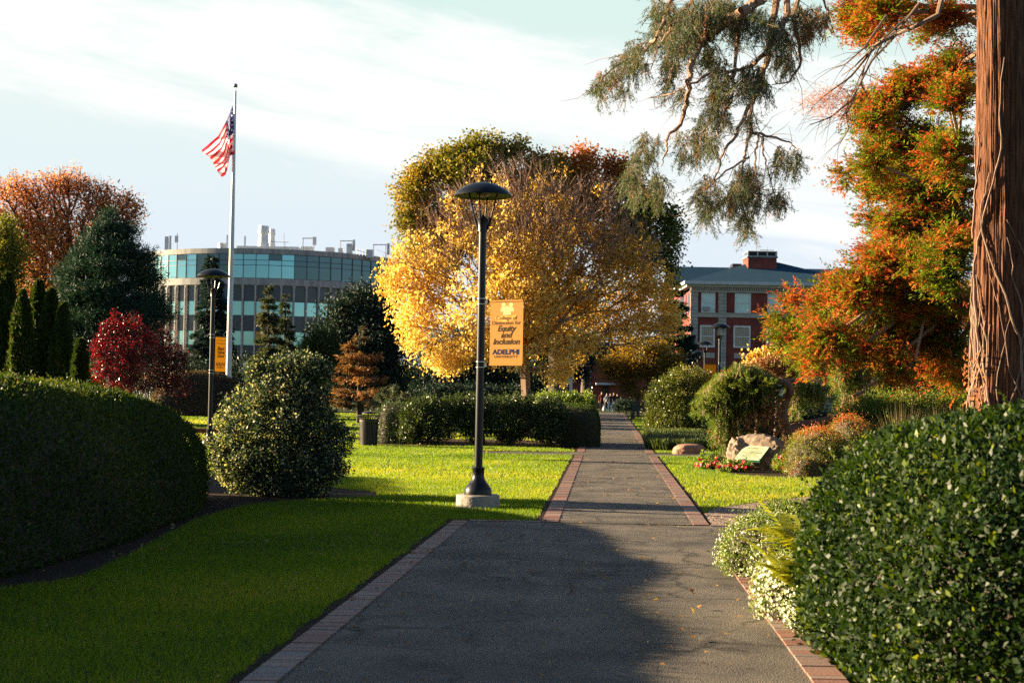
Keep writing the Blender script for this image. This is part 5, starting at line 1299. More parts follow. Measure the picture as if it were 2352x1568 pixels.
for k, (px, top, d, hw) in enumerate(((10, 632, 60, 30), (46, 672, 58, 26), (82, 648, 61, 32), (112, 668, 60, 26), (140, 700, 58, 22), (182, 785, 54, 17), (-35, 640, 60, 32))):
    lab = ('column arborvitae at the left picture edge, one of the tallest', 'column arborvitae second from the left edge, slightly shorter', 'tallest wide arborvitae in the middle of the row', 'arborvitae column just right of the tallest one', 'slimmer arborvitae at the right end of the tall row', 'smallest arborvitae, standing apart beside the crimson shrub', 'arborvitae cut off by the left picture edge')[k]
    base = np.array([gx(px, d)[0], d, 0.]); H = at(px, top, d)[2]; Rm = hw * d / F
    r = empty('arborvitae', base, lab, 'conifer tree', 'row of column arborvitae')
    mb = MB(); mb.tube([base, base + np.array([0, 0, H * .9])], [.09, .02], 7); mb.build('trunk', M_DBARK, r, True)
    m = cnt(11000); f = rng.uniform(0, 1, m) ** .9; a = rng.uniform(0, 6.283, m)
    rr = Rm * np.interp(f, [0, .12, .45, .75, .92, 1], [.85, 1, .95, .7, .34, .03]) * (1 + .16 * np.sin(a * 5 + f * 9 + k) + .12 * rng.normal(size=m)) * rng.uniform(.55, 1.0, m) ** .4
    P = base + np.stack([np.cos(a) * rr, np.sin(a) * rr, f * H], 1)
    D = unit(np.stack([np.cos(a) * .45, np.sin(a) * .45, np.full(m, .9)], 1) + rdir(m) * .5)
    V = kites(P, D, rdir(m), rng.uniform(.12, .24, m), rng.uniform(.06, .11, m))
    add('foliage', fast_mesh('foliage', V, np.clip(.4 + .25 * snoise(P, 2, 60 + k) + rng.normal(size=m) * .2, 0, 1)), M_ARB, r)
# dark masses in the middle distance
def darkmass(name, label, px, d, lobes, nodes, mat=M_DARK, leaf=(.22, .10), per=30, sig=.32, tr=.2, tint=None):
    b_ = np.array([gx(px, d)[0], d, 0.])
    return leafy(name, label, 'tree', b_, [lobe(*l, d) for l in lobes], nodes, tr, mat, M_DBARK, leaf, per, sig, droop=.1, shell=.42, r_tip=.01, tint=tint)
darkmass('dark_evergreen', 'broad dark blue green evergreen hiding the right part of the round building', 830, 92, ((835, 685, 52, 30), (790, 715, 60, 35), (870, 715, 60, 45), (760, 770, 65, 45), (840, 780, 110, 55), (900, 790, 70, 60), (800, 850, 120, 50), (890, 870, 80, 50)), 1000)
darkmass('olive_evergreen', 'dull olive evergreen left of the broad dark one', 730, 88, ((730, 790, 45, 35), (715, 840, 60, 45), (770, 830, 40, 45)), 420, M_ARB, (.18, .07), 26, .26, tint=lambda C: np.full(len(C), .35))
darkmass('shade_tree', 'dark tree in shade behind the golden tree trunk, left of it', 1080, 100, ((1070, 850, 75, 50), (1010, 840, 60, 60), (1130, 850, 70, 60), (1080, 790, 110, 50), (1000, 890, 50, 40), (1090, 895, 80, 40), (1170, 890, 50, 40)), 900)
darkmass('shade_tree', 'dark tree in shade right of the golden tree trunk', 1275, 104, ((1250, 860, 60, 50), (1310, 840, 60, 36), (1280, 800, 100, 40), (1350, 800, 45, 30), (1210, 890, 50, 40)), 620, tr=.42)
for px, d, rr, lab in ((1285, 92, .36, 'thick bare tree trunk behind the railing fence'), (1342, 108, .34, 'dark bare tree trunk left of the lit window')):
    b_ = gx(px, d); r = empty('shaded_tree', b_, lab, 'tree')
    mb = MB(); mb.tube([b_, b_ + np.array([.1, 0, 2.5]), b_ + np.array([0, 0, 6.5])], [rr * 1.15, rr, rr * .8], 14); mb.build('trunk', M_BARK, r, True)
    C = b_ + np.array([0, 0, 7.5]) + rng.normal(size=(160, 3)) * np.array([1.6, 1.6, .9]); V, t = clump_leaves(C, cnt(24), .3, .2, .12); add('crown', fast_mesh('crown', V, t), M_MAPLE, r)
darkmass('low_evergreen', 'low dark evergreen shrub mass right of the people', 1440, 112, ((1440, 930, 26, 12), (1420, 935, 14, 9)), 130, M_DARK, (.12, .06), 24, .16, .05)
darkmass('low_evergreen', 'dark evergreen undergrowth between the litter bin and the golden tree', 1010, 78, ((1010, 905, 45, 22), (1070, 905, 40, 20), (1130, 908, 45, 20), (1180, 908, 30, 18)), 380, M_DARK, (.14, .06), 26, .2, .06)
darkmass('low_evergreen', 'dark evergreen undergrowth behind the brown bush and spruce', 560, 100, ((430, 850, 60, 40), (330, 870, 60, 34), (390, 890, 60, 26), (560, 850, 70, 40), (680, 860, 70, 45), (620, 890, 90, 30)), 460, M_DARK, (.18, .08), 26, .26, .08)
darkmass('back_tree', 'dim yellow green tree between the pine and the crimson shrub', 190, 84, ((190, 800, 60, 60), (240, 850, 60, 40), (160, 860, 60, 40), (300, 840, 60, 40)), 420, M_YG, (.13, .08), 22, .24, .12)
darkmass('back_tree', 'dark green tree low on the right behind the cypress', 1960, 70, ((1900, 880, 90, 45), (2000, 870, 110, 50), (2130, 880, 110, 50), (2260, 880, 100, 55)), 620, M_DARK, (.16, .07), 26, .24, .12)
# arching juniper
b_ = gx(905, 52); r = empty('arching_juniper', b_, 'low juniper with drooping feathery arms above the litter bin', 'shrub')
A, B, P, D = [], [], [], []
for px, py, dx in ((850, 925, -1), (880, 893, -.6), (930, 905, .6), (955, 922, 1), (868, 908, -.8), (905, 888, .1), (945, 915, .9), (895, 920, -.3)):
    e = at(px, py, 51.8 + rng.uniform(-.6, .6)); s = b_ + np.array([0, 0, .3]); mid = (s + e) / 2 + np.array([0, 0, .65])
    t = np.linspace(0, 1, 12)[:, None]; c = s * (1 - t) ** 2 + mid * 2 * t * (1 - t) + e * t * t
    A.append(c[:-1]); B.append(c[1:])
    for q in range(2, 11):
        n_ = cnt(34); tt = rng.uniform(size=(n_, 1)); p_ = c[q] * (1 - tt) + c[q + 1] * tt; dv = c[q + 1] - c[q]
        P.append(p_ + rng.normal(size=(n_, 3)) * .05); D.append(unit(unit(dv) * .8 + rng.normal(size=(n_, 3)) * .45 + np.array([0, 0, -.7])))
A = np.concatenate(A); B = np.concatenate(B); P = np.concatenate(P); D = np.concatenate(D)
add('stems', fast_mesh('stems', tube_edges(A, B, np.full(len(A), .018), np.full(len(A), .014), 5), np.full(len(A) * 5, .5)), M_DBARK, r)
add('foliage', fast_mesh('foliage', kites(P, D, rdir(len(P)), rng.uniform(.12, .26, len(P)), .035), rng.uniform(.2, .7, len(P))), M_FIR, r)

# ------------------------------------------------------------------ the big trunk with its hanging boughs
TB = np.array([gx(2292, 17)[0], 17.0, 0.])
r = empty('vine_covered_tree', TB, 'massive shaggy tree trunk laced with vines at the right, with hanging needle boughs', 'tree')
nz_, na = 330, 240
zz = np.linspace(-.1, 12, nz_); aa = np.linspace(0, 2 * np.pi, na + 1)[:-1]
Z, Aa = np.meshgrid(zz, aa, indexing='ij')
rad = .272 + .10 * np.exp(-np.maximum(Z, 0) / .9) + .03 * np.exp(-((Z - 2.6) / 1.4) ** 2)
pr = np.stack([np.cos(Aa) * 2.2, np.sin(Aa) * 2.2, Z * .95], -1).reshape(-1, 3)
rid = snoise(pr * np.array([2.4, 2.4, .55]), 2.2, 91, 4).reshape(Z.shape); rid2 = snoise(pr * np.array([5, 5, 1.6]), 3.0, 92, 3).reshape(Z.shape)
rad = rad + .012 * (1 - 2.2 * np.abs(rid)) + .010 * rid2 + .011 * (1 - 2.5 * np.abs(snoise(pr * np.array([6, 6, .55]), 4.5, 95, 3).reshape(Z.shape))) + .02 * snoise(pr, .8, 93).reshape(Z.shape)
cx = TB[0] - .05 + .012 * Z + .03 * np.sin(Z * .6)
Vt = np.stack([cx + rad * np.cos(Aa), TB[1] + rad * np.sin(Aa), Z], -1)
G = np.concatenate([Vt, Vt[:, :1]], axis=1)
me = bpy.data.meshes.new('trunk'); idx = np.arange(nz_ * na).reshape(nz_, na); ir = np.roll(idx, -1, axis=1)
Fq = np.stack([idx[:-1], ir[:-1], ir[1:], idx[1:]], -1).reshape(-1, 4)
me.from_pydata([tuple(v) for v in Vt.reshape(-1, 3)], [], [tuple(int(k) for k in f) for f in Fq])
trunk_big = add('trunk', me, M_RBARK, r, True)
mb = MB()
for k in range(30):
    a = rng.uniform(2.6, 5.6); z = rng.uniform(-.05, 1.9) if k < 27 else rng.uniform(1, 4); pts = []; w = rng.uniform(.007, .02); up_ = rng.uniform(.09, .16); dr = rng.uniform(-.05, .05)
    for s_ in range(int(rng.uniform(8, 30) if k < 30 else rng.uniform(20, 55))):
        zi = int(np.clip((z + .1) / 12.1 * nz_, 0, nz_ - 1)); ai = int((a % 6.283) / 6.283 * na) % na
        rr = rad[zi, ai] + w * .6 + .012
        pts.append((cx[zi, 0] + rr * math.cos(a), TB[1] + rr * math.sin(a), z)); z += up_; dr = dr * .7 + rng.normal() * .06; a += dr
        if z > 8.5: break
    mb.tube(pts, [w * (1 - .6 * i / len(pts)) for i in range(len(pts))], 6)
mb.build('vines', M_VINE, r, True)
# dried leaves caught in the vines at the foot
m = cnt(170); a = rng.uniform(2.7, 4.0, m); z = rng.uniform(.9, 1.9, m) ** 1.25; rr = .33 + .06 * np.exp(-z) + rng.uniform(.0, .07, m)
P = np.stack([TB[0] + rr * np.cos(a), TB[1] + rr * np.sin(a), z], 1)
add('clinging_leaves', fast_mesh('clinging_leaves', kites(P, unit(rdir(m) + np.array([0, 0, -.6])), rdir(m), rng.uniform(.03, .07, m), rng.uniform(.02, .045, m)), np.clip(.15 + rng.normal(size=m) * .12, 0, 1)), M_OAK, r)
def z5(x, y, d): return at(x * .3478 + 1320.7, y * .3478, d)
limbs = [[(1900, -420), (1560, -300), (1340, -120), (1220, 0), (1100, 80), (960, 160), (860, 260), (820, 310), (770, 420), (755, 540), (740, 690), (690, 820), (610, 910), (600, 1000), (570, 1100)],
 [(1560, -300), (1400, -100), (1330, 0), (1290, 200), (1270, 370), (1230, 540), (1170, 670), (1150, 780), (1170, 870), (1300, 905), (1420, 945), (1490, 990)],
 [(1400, -100), (1400, 100), (1330, 270), (1250, 350), (1170, 430), (1060, 470), (900, 480), (780, 550), (640, 620), (480, 650)],
 [(1150, 700), (1080, 850), (990, 990), (940, 1120), (910, 1280)], [(1560, -300), (1440, 100), (1480, 300), (1490, 430), (1420, 540), (1300, 560)],
 [(1100, 80), (1080, 180), (1075, 300), (1050, 480), (1040, 650), (1000, 720), (920, 940)], [(1340, -120), (900, -90), (620, 0), (590, 130), (540, 240), (460, 330), (360, 380), (200, 500), (130, 570)],
 [(900, -90), (760, 0), (720, 100), (640, 170), (560, 300), (500, 460)], [(1160, 870), (1130, 1000), (1110, 1080), (1090, 1250), (1130, 1450)], [(1210, 890), (1190, 1000), (1190, 1150), (1200, 1260)],
 [(1560, -300), (1620, -100), (1660, 60), (1690, 150)], [(860, 260), (760, 250), (680, 330), (640, 460), (610, 560)], [(1050, 480), (930, 620), (900, 760), (840, 880), (810, 1010)], [(1230, 540), (1150, 560), (1060, 600)], [(1240, 900), (1240, 1010), (1270, 1110), (1320, 1290)], [(1150, 1040), (1000, 1130), (870, 1250), (830, 1380)]]
Aq, Bq, Ra, Rb = [], [], [], []
for li, pts in enumerate(limbs):
    off = rng.uniform(-.5, .5); pp = [z5(x, y, 14.6 + off * min(1, i / 3) + .25 * math.sin(i * 1.3 + li)) for i, (x, y) in enumerate(pts)]
    if li == 0: pp = [np.array([TB[0], TB[1] - .1, 8.1])] + pp
    # resample with a little wobble
    pp = np.array(pp); ts = np.linspace(0, len(pp) - 1, (len(pp) - 1) * 4 + 1); C = np.stack([np.interp(ts, np.arange(len(pp)), pp[:, k]) for k in range(3)], 1)
    C[1:-1] += rng.normal(size=(len(C) - 2, 3)) * .008
    w0 = (.075, .05, .035, .022, .030, .030, .032, .025, .016, .013, .02, .022, .022, .018, .012, .012)[li]
    wr = np.linspace(w0, .005, len(C)); Aq.append(C[:-1]); Bq.append(C[1:]); Ra.append(wr[:-1]); Rb.append(wr[1:])
cl = [(420, 290, 90, 40), (370, 400, 120, 60), (230, 490, 80, 45), (150, 570, 40, 40), (330, 570, 35, 35), (560, 50, 70, 60), (640, 80, 60, 80), (560, 200, 60, 60), (700, 250, 100, 90), (640, 400, 55, 90), (620, 540, 28, 50), (900, 40, 180, 80), (1050, 60, 150, 80), (820, 190, 100, 90), (900, 330, 60, 60), (950, 440, 75, 70), (960, 590, 75, 110), (900, 750, 70, 50), (830, 860, 55, 70), (810, 980, 35, 55), (920, 930, 38, 70), (1180, 470, 85, 80), (1130, 560, 40, 60), (1230, 560, 45, 65), (1150, 770, 36, 45), (1000, 770, 36, 36), (1230, 120, 60, 90), (1340, 160, 60, 80), (1390, 370, 75, 75), (1530, 200, 40, 80), (1600, 100, 90, 80), (1470, 60, 60, 60), (500, 895, 65, 32), (450, 1010, 75, 60), (380, 1140, 65, 65), (420, 1240, 55, 70), (560, 1190, 36, 55), (550, 1270, 32, 70), (700, 890, 36, 25), (710, 1000, 26, 50), (1380, 985, 55, 32), (1470, 1000, 35, 32), (1340, 1060, 22, 36), (1440, 1080, 26, 36), (1130, 1120, 85, 45), (1200, 1190, 55, 50), (880, 1190, 45, 50), (830, 1280, 45, 50), (970, 1280, 45, 50), (1080, 1240, 65, 80), (1180, 1270, 55, 60), (1060, 1330, 45, 45), (890, 1380, 55, 60), (1130, 1430, 55, 55), (1150, 1500, 25, 40), (1310, 1280, 45, 55), (1380, 1280, 28, 55), (530, 1170, 20, 40), (700, 600, 30, 40), (1060, 170, 60, 60), (750, 100, 80, 70), (1400, 250, 40, 60)]
Pc, Tc = [], []
for x, y, rx, ry in cl:
    k = int(rx * ry / 95) + 6
    u_ = rng.uniform(0, 1, k) ** .5; a = rng.uniform(0, 6.283, k); dd = rng.normal() * .35
    for i in range(k): Pc.append(z5(x + rx * u_[i] * math.cos(a[i]), y + ry * u_[i] * math.sin(a[i]), 14.6 + dd + rng.normal() * .25))
    tb = rng.uniform(.18, .50) if (x, y) not in ((1600, 100), (1530, 200)) else .8
    Tc += [tb + (.5 if rng.uniform() < .07 else 0) + rng.normal() * .08 for _ in range(k)]
Pc = np.array(Pc); Tc = np.array(Tc)
# hanging sprigs
ns = len(Pc); dirs = unit(rng.normal(size=(ns, 3)) * .45 + np.array([-.12, 0, -1.0])); ln = rng.uniform(.10, .26, ns)
Aq.append(Pc); Bq.append(Pc + dirs * ln[:, None]); Ra.append(np.full(ns, .0028)); Rb.append(np.full(ns, .0014))
# fine bare twigs between the limbs
allC = np.concatenate(Aq[:16]); i = rng.choice(len(allC), 220); D = unit(rng.normal(size=(220, 3)) + np.array([-.2, 0, -.8])); s_ = allC[i]
for st in range(3):
    e_ = s_ + D * rng.uniform(.08, .22, (220, 1)); Aq.append(s_); Bq.append(e_); Ra.append(np.full(220, .004 - .001 * st)); Rb.append(np.full(220, .003 - .001 * st)); s_ = e_; D = unit(D + rng.normal(size=(220, 3)) * .4)
Aq = np.concatenate(Aq); Bq = np.concatenate(Bq); Ra = np.concatenate(Ra); Rb = np.concatenate(Rb)
add('bough', fast_mesh('bough', tube_edges(Aq, Bq, Ra, Rb, 6), np.full(len(Aq) * 6, .5)), M_TWIG, r)
k = cnt(40); i = np.repeat(np.arange(ns), k); n_ = len(i); t = rng.uniform(0, 1.1, n_)
P = Pc[i] + dirs[i] * (ln[i] * t)[:, None] + rng.normal(size=(n_, 3)) * .008
D = unit(dirs[i] * .9 + rdir(n_) * .75)
add('needles', fast_mesh('needles', kites(P, D, rdir(n_), rng.uniform(.022, .05, n_), rng.uniform(.0045, .008, n_)), np.clip(Tc[i] + rng.normal(size=n_) * .1, 0, 1)), M_BOUGH, r)

# ------------------------------------------------------------------ orange and green cypress behind the trunk
CYD = 28.0
cb_ = np.array([gx(2318, CYD)[0], CYD + .5, 0.])
def z6(x, y): return x * .5859 + 1837.4, y * .5859
cy = [(230, 60, 80, 60), (330, 50, 80, 50), (280, 130, 60, 30), (420, 40, 60, 30), (520, 110, 60, 40), (600, 60, 60, 50), (330, 420, 110, 60), (290, 480, 60, 40), (450, 345, 80, 45), (420, 310, 40, 30), (560, 320, 90, 60), (620, 250, 60, 60), (600, 400, 60, 50), (380, 560, 110, 45), (500, 560, 100, 50), (420, 650, 140, 45), (290, 640, 40, 50), (580, 620, 80, 80), (190, 690, 36, 36), (330, 740, 70, 45), (480, 760, 120, 60), (600, 760, 70, 70), (290, 865, 45, 22), (400, 880, 80, 40), (550, 880, 110, 50), (430, 960, 140, 50), (290, 1000, 45, 40), (600, 970, 70, 60), (150, 1080, 60, 36), (100, 1110, 30, 25), (400, 1060, 180, 60), (560, 1060, 90, 70), (60, 1180, 60, 45), (-20, 1150, 40, 30), (230, 1150, 110, 60), (450, 1180, 150, 70), (600, 1200, 60, 70), (-80, 1230, 50, 40), (110, 1280, 110, 60), (300, 1270, 120, 60), (480, 1310, 110, 60), (-20, 1310, 60, 40), (50, 1390, 50, 40), (350, 1380, 70, 40), (600, 1350, 60, 70), (200, 1370, 90, 36), (560, 1450, 90, 36), (640, 1480, 50, 36), (400, 1440, 60, 30), (60, 1430, 20, 25), (900, 60, 40, 60), (900, 420, 40, 60), (905, 700, 40, 80), (900, 1000, 40, 90), (900, 1250, 40, 90), (700, 900, 50, 80), (700, 1200, 60, 90)]
lc = []
for x, y, rx, ry in cy:
    px, py = z6(x, y)
    if x < 200 and 1000 < y < 1300: py += 22; px += 8; rx *= .85; ry *= .8
    dd = rng.normal() * 1.1 + (0.8 if x > 650 else 0)
    lc.append(lobe(px, py, rx * .5859 * 1.0, ry * .5859 * (1.06 if y < 1000 else 1.08), CYD, dd, 1.0))
trk = [cb_ + np.array([.004 * z * z * 0, 0, z]) for z in np.linspace(0, 12.5, 22)]
r = empty('bald_cypress', cb_, 'feathery bald cypress of mixed green and orange foliage behind the big trunk', 'tree')
P, idx = sample_lobes(lc, 5000, .52)
P[:, 2] = np.maximum(P[:, 2], .6)
X, par, rad_, kids = skeleton(trk, P, .24, .006, .8)
trunk_obj(X, par, rad_, M_TWIG, r)
Cn = X[len(trk):]
o0 = unit(Cn - X[np.maximum(par[len(trk):], 0)] + 1e-6)
tn = snoise(Cn, 1.7, 71, 3)
ks = 5; si = np.repeat(np.arange(len(Cn)), ks); ns_ = len(si)          # flat feathery sprays on every twig
sd_ = unit(o0[si] * .7 + rdir(ns_) * np.array([1, 1, .55]) + np.array([-.1, 0, .12])); sl_ = rng.uniform(.18, .48, ns_)
st_ = np.clip(.45 + .24 * tn[si] + rng.normal(size=ns_) * .28, 0, 1); sn_ = unit(np.array([0, 0, 1.]) + rdir(ns_) * .5)
s0_ = Cn[si] + rng.normal(size=(ns_, 3)) * .10
k = cnt(15); i = np.repeat(np.arange(ns_), k); n_ = len(i); t = rng.uniform(.05, 1, n_)
side = unit(np.cross(sd_, sn_))[i] * np.where(rng.uniform(size=(n_, 1)) < .5, -1, 1)
Pp = s0_[i] + sd_[i] * (sl_[i] * t)[:, None] + rng.normal(size=(n_, 3)) * .012
D = unit(sd_[i] * .75 + side * .8 + rdir(n_) * .35)
add('crown', fast_mesh('crown', kites(Pp, D, unit(sn_[i] + rdir(n_) * .5), rng.uniform(.06, .13, n_) * (1.15 - .5 * t), rng.uniform(.017, .033, n_)), np.clip(st_[i] + rng.normal(size=n_) * .07, 0, 1)), M_CYP, r)
# bare silvery limb with drooping twigs at the upper left of the cypress
mb = MB()
bare = [[(700, -40), (560, -20), (540, 60), (450, 105), (380, 135), (290, 185), (215, 260), (160, 300)], [(380, 135), (280, 240), (230, 340), (205, 390), (160, 470)], [(340, 60), (250, 190), (180, 250), (120, 275)], [(450, 40), (330, 150), (290, 180), (240, 290), (200, 380)], [(470, 10), (400, 100), (330, 155), (250, 300), (170, 450)], [(290, 190), (200, 300), (90, 380), (60, 410)], [(205, 390), (120, 460), (40, 490)], [(220, 370), (180, 450), (190, 510), (150, 570)], [(250, 260), (240, 330), (270, 390)]]
for li, pts in enumerate(bare):
    pp = [at(*z6(x, y), 24.5 + .2 * math.sin(i * 2 + li)) for i, (x, y) in enumerate(pts)]
    pp = np.array(pp); ts = np.linspace(0, len(pp) - 1, (len(pp) - 1) * 4 + 1); C = np.stack([np.interp(ts, np.arange(len(pp)), pp[:, q]) for q in range(3)], 1)
    mb.tube(C, list(np.linspace(.06 if li == 0 else .024, .006, len(C))), 6)
    for _ in range(9):
        j = int(rng.integers(len(C) // 3, len(C))); p0 = C[j]; dv = unit(np.array([rng.normal() * .6 - .5, rng.normal() * .5, -.5 + rng.normal() * .5])); mb.tube([p0, p0 + dv * .25, p0 + dv * .55 + np.array([0, 0, -.08])], [.006, .004, .002], 4)
mb.build('bare_limb', M_VINE, r, True)
m = cnt(1100); q_ = [at(*z6(x, y), 24.5) for x, y in ((90, 400), (120, 420), (70, 410), (140, 380), (110, 370))]; i = rng.integers(0, 5, m)
add('dry_spray', fast_mesh('dry_spray', kites(np.array(q_)[i] + rng.normal(size=(m, 3)) * np.array([.20, .15, .10]), unit(rdir(m) + np.array([-.5, 0, -.3])), rdir(m), rng.uniform(.06, .12, m), .010), np.clip(.12 + rng.normal(size=m) * .1, 0, 1)), M_OAK, r)

# ------------------------------------------------------------------ weeping spruces
def z7(x, y, d): return at(1435.5 + x * .293, 803.9 + y * .293, d)
wb_ = np.array([*z7(1285, 760, 36.)[:2], 0.])
r = empty('weeping_spruce', wb_, 'weeping spruce with a bent brown trunk trailing green curtains behind the plaque boulder', 'tree')
mb = MB()
def limb(pts, r0, r1, d=36.):
    pp = np.array([z7(x, y, d + .12 * math.sin(i * 1.7)) for i, (x, y) in enumerate(pts)]); ts = np.linspace(0, len(pp) - 1, (len(pp) - 1) * 4 + 1)
    C = np.stack([np.interp(ts, np.arange(len(pp)), pp[:, q]) for q in range(3)], 1)
    for _ in range(2): C[1:-1] = (C[:-2] + C[1:-1] * 2 + C[2:]) / 4
    mb.tube(C, list(np.linspace(r0, r1, len(C))), 12)
limb([(1300, 900), (1295, 760), (1280, 660), (1240, 560), (1235, 470), (1265, 380), (1300, 320), (1285, 265), (1220, 245), (1120, 210), (1000, 160), (860, 140), (740, 200)], .17, .03)
limb([(1280, 650), (1360, 590), (1450, 580), (1560, 555), (1680, 525), (1760, 480)], .15, .07)
limb([(1220, 245), (1350, 230), (1480, 230), (1570, 260)], .06, .02)
mb.build('trunk', M_WBARK, r, True)
A, B, P, D, T = [], [], [], [], []
def curtain(x0, x1, ytop, ybot, nst, d, dsp=.5, tb=.45):
    nd = max(3, nst // 9); fc = rng.uniform(size=nd); fl = rng.uniform(.45, 1.05, nd)
    for _ in range(int(nst * 1.25)):
        dj = int(rng.integers(nd)); f = float(np.clip(fc[dj] + rng.normal() * .05, 0, 1)); x = x0 + (x1 - x0) * f
        yt = np.interp(f, np.linspace(0, 1, len(ytop)), ytop) + rng.uniform(-8, 26); yb = np.interp(f, np.linspace(0, 1, len(ybot)), ybot) - abs(rng.normal()) * 45
        yb = yt + (yb - yt) * fl[dj]
        yb = max(yb, yt + 40); dz = d + rng.normal() * dsp * .55
        p0 = z7(x, yt, dz); p1 = z7(x + rng.normal() * 14, yb, dz)
        n = max(3, int((p0[2] - p1[2]) / .12)); C = np.array([p0 + (p1 - p0) * t for t in np.linspace(0, 1, n + 1)]); C[1:, :2] += np.cumsum(rng.normal(size=(n, 2)) * .012, axis=0)
        A.append(C[:-1]); B.append(C[1:])
        dead = rng.uniform() < .07
        for c0, c1 in zip(C[:-1], C[1:]):
            if rng.uniform() < .25: continue
            for _s in range(1 if rng.uniform() < .6 else 2):        # bottle-brush sprigs hanging off the strand
                sd = unit(rng.normal(size=3) * np.array([1, 1, .3]) + np.array([-.15, -.25, -.75])); sl = rng.uniform(.14, .36); k = cnt(34)
                t = rng.uniform(0, 1, (k, 1)); ra_ = rdir(k); ra_ = unit(ra_ - (ra_ @ sd)[:, None] * sd)
                bend = np.array([0, 0, -.25]) * sl * t * t
                P.append(c0 + sd * sl * t + bend + ra_ * .008); D.append(unit(sd * .75 + ra_ * .8))
                T.append(np.full(k, .93 if dead else np.clip(tb + rng.normal() * .2, .05, .78)) + rng.normal(size=k) * .05)
curtain(585, 740, (390, 250, 175), (520, 640, 650), 70, 35.6)
curtain(700, 800, (215, 165), (800, 830), 55, 35.4)
curtain(780, 920, (155, 105), (810, 790), 60, 35.7)
curtain(900, 1080, (105, 150), (600, 680), 85, 35.6)
curtain(1060, 1185, (150, 225), (620, 500), 60, 35.5)
curtain(860, 1180, (95, 120, 210), (330, 300, 380), 90, 35.9, .9)
curtain(1300, 1590, (230, 215, 270), (560, 520, 520), 110, 36.8)
curtain(600, 900, (330, 180, 110), (420, 300, 220), 40, 35.2, .8, .6)
for _ in range(46):                     # outreaching branch tips with upturned sprigs
    f = rng.uniform(); x0 = 560 + 640 * f; y0 = float(np.interp(x0, [560, 620, 740, 900, 1080, 1230], [430, 330, 185, 110, 150, 235])) + rng.uniform(0, 170); dz = 35.4 + rng.normal() * .5
    lf = -1 if x0 < 900 else rng.choice([-1, 1]); p0 = z7(x0, y0, dz); p1 = z7(x0 + lf * rng.uniform(30, 95), y0 + rng.uniform(-25, 55), dz - rng.uniform(0, .5))
    C = np.array([p0 + (p1 - p0) * t + np.array([0, 0, -.10 * math.sin(t * 3.1)]) for t in np.linspace(0, 1, 6)]); A.append(C[:-1]); B.append(C[1:]); tn_ = rng.uniform(.35, .78)
    for q in range(1, 6):
        k = cnt(60); t = rng.uniform(0, 1, (k, 1)); sd = unit(C[q] - C[q - 1] + rng.normal(size=3) * .03); ra_ = rdir(k)
        P.append(C[q - 1] + (C[q] - C[q - 1]) * t + ra_ * .01); D.append(unit(sd * .6 + ra_ * .9)); T.append(np.full(k, tn_) + rng.normal(size=k) * .07)
A = np.concatenate(A); B = np.concatenate(B); P = np.concatenate(P); D = np.concatenate(D); T = np.clip(np.concatenate(T), 0, 1)
add('strands', fast_mesh('strands', tube_edges(A, B, np.full(len(A), .008), np.full(len(A), .006), 4), np.full(len(A) * 4, .5)), M_TWIG, r)
add('foliage', fast_mesh('foliage', kites(P, D, rdir(len(P)), rng.uniform(.035, .06, len(P)), rng.uniform(.011, .018, len(P))), T), M_WEEP, r)
wb2 = np.array([*z7(1860, 500, 39.)[:2], 0.])
r = empty('weeping_conifer', wb2, 'second weeping conifer, paler, half hidden behind the cypress branches', 'tree')
mb = MB(); limb([(1860, 800), (1855, 500), (1840, 300), (1760, 140), (1640, 60)], .12, .03, 39.); limb([(1960, 230), (1900, 300), (1830, 340), (1780, 360)], .09, .03, 38.); mb.build('trunk', M_WBARK, r, True)
A, B, P, D, T = [], [], [], [], []
curtain(1575, 1700, (90, 60), (330, 330), 70, 38.6, .6, .6); curtain(1690, 1900, (60, 40), (360, 420), 90, 38.8, .6, .55); curtain(1700, 2150, (330, 380), (620, 640), 120, 39.4, .8, .3); curtain(1900, 2250, (60, 120), (420, 520), 90, 39.2, .7, .4)
A = np.concatenate(A); B = np.concatenate(B); P = np.concatenate(P); D = np.concatenate(D); T = np.clip(np.concatenate(T), 0, 1)
add('strands', fast_mesh('strands', tube_edges(A, B, np.full(len(A), .008), np.full(len(A), .006), 4), np.full(len(A) * 4, .5)), M_TWIG, r)
add('foliage', fast_mesh('foliage', kites(P, D, rdir(len(P)), rng.uniform(.035, .06, len(P)), rng.uniform(.011, .018, len(P))), T), M_WEEP, r)

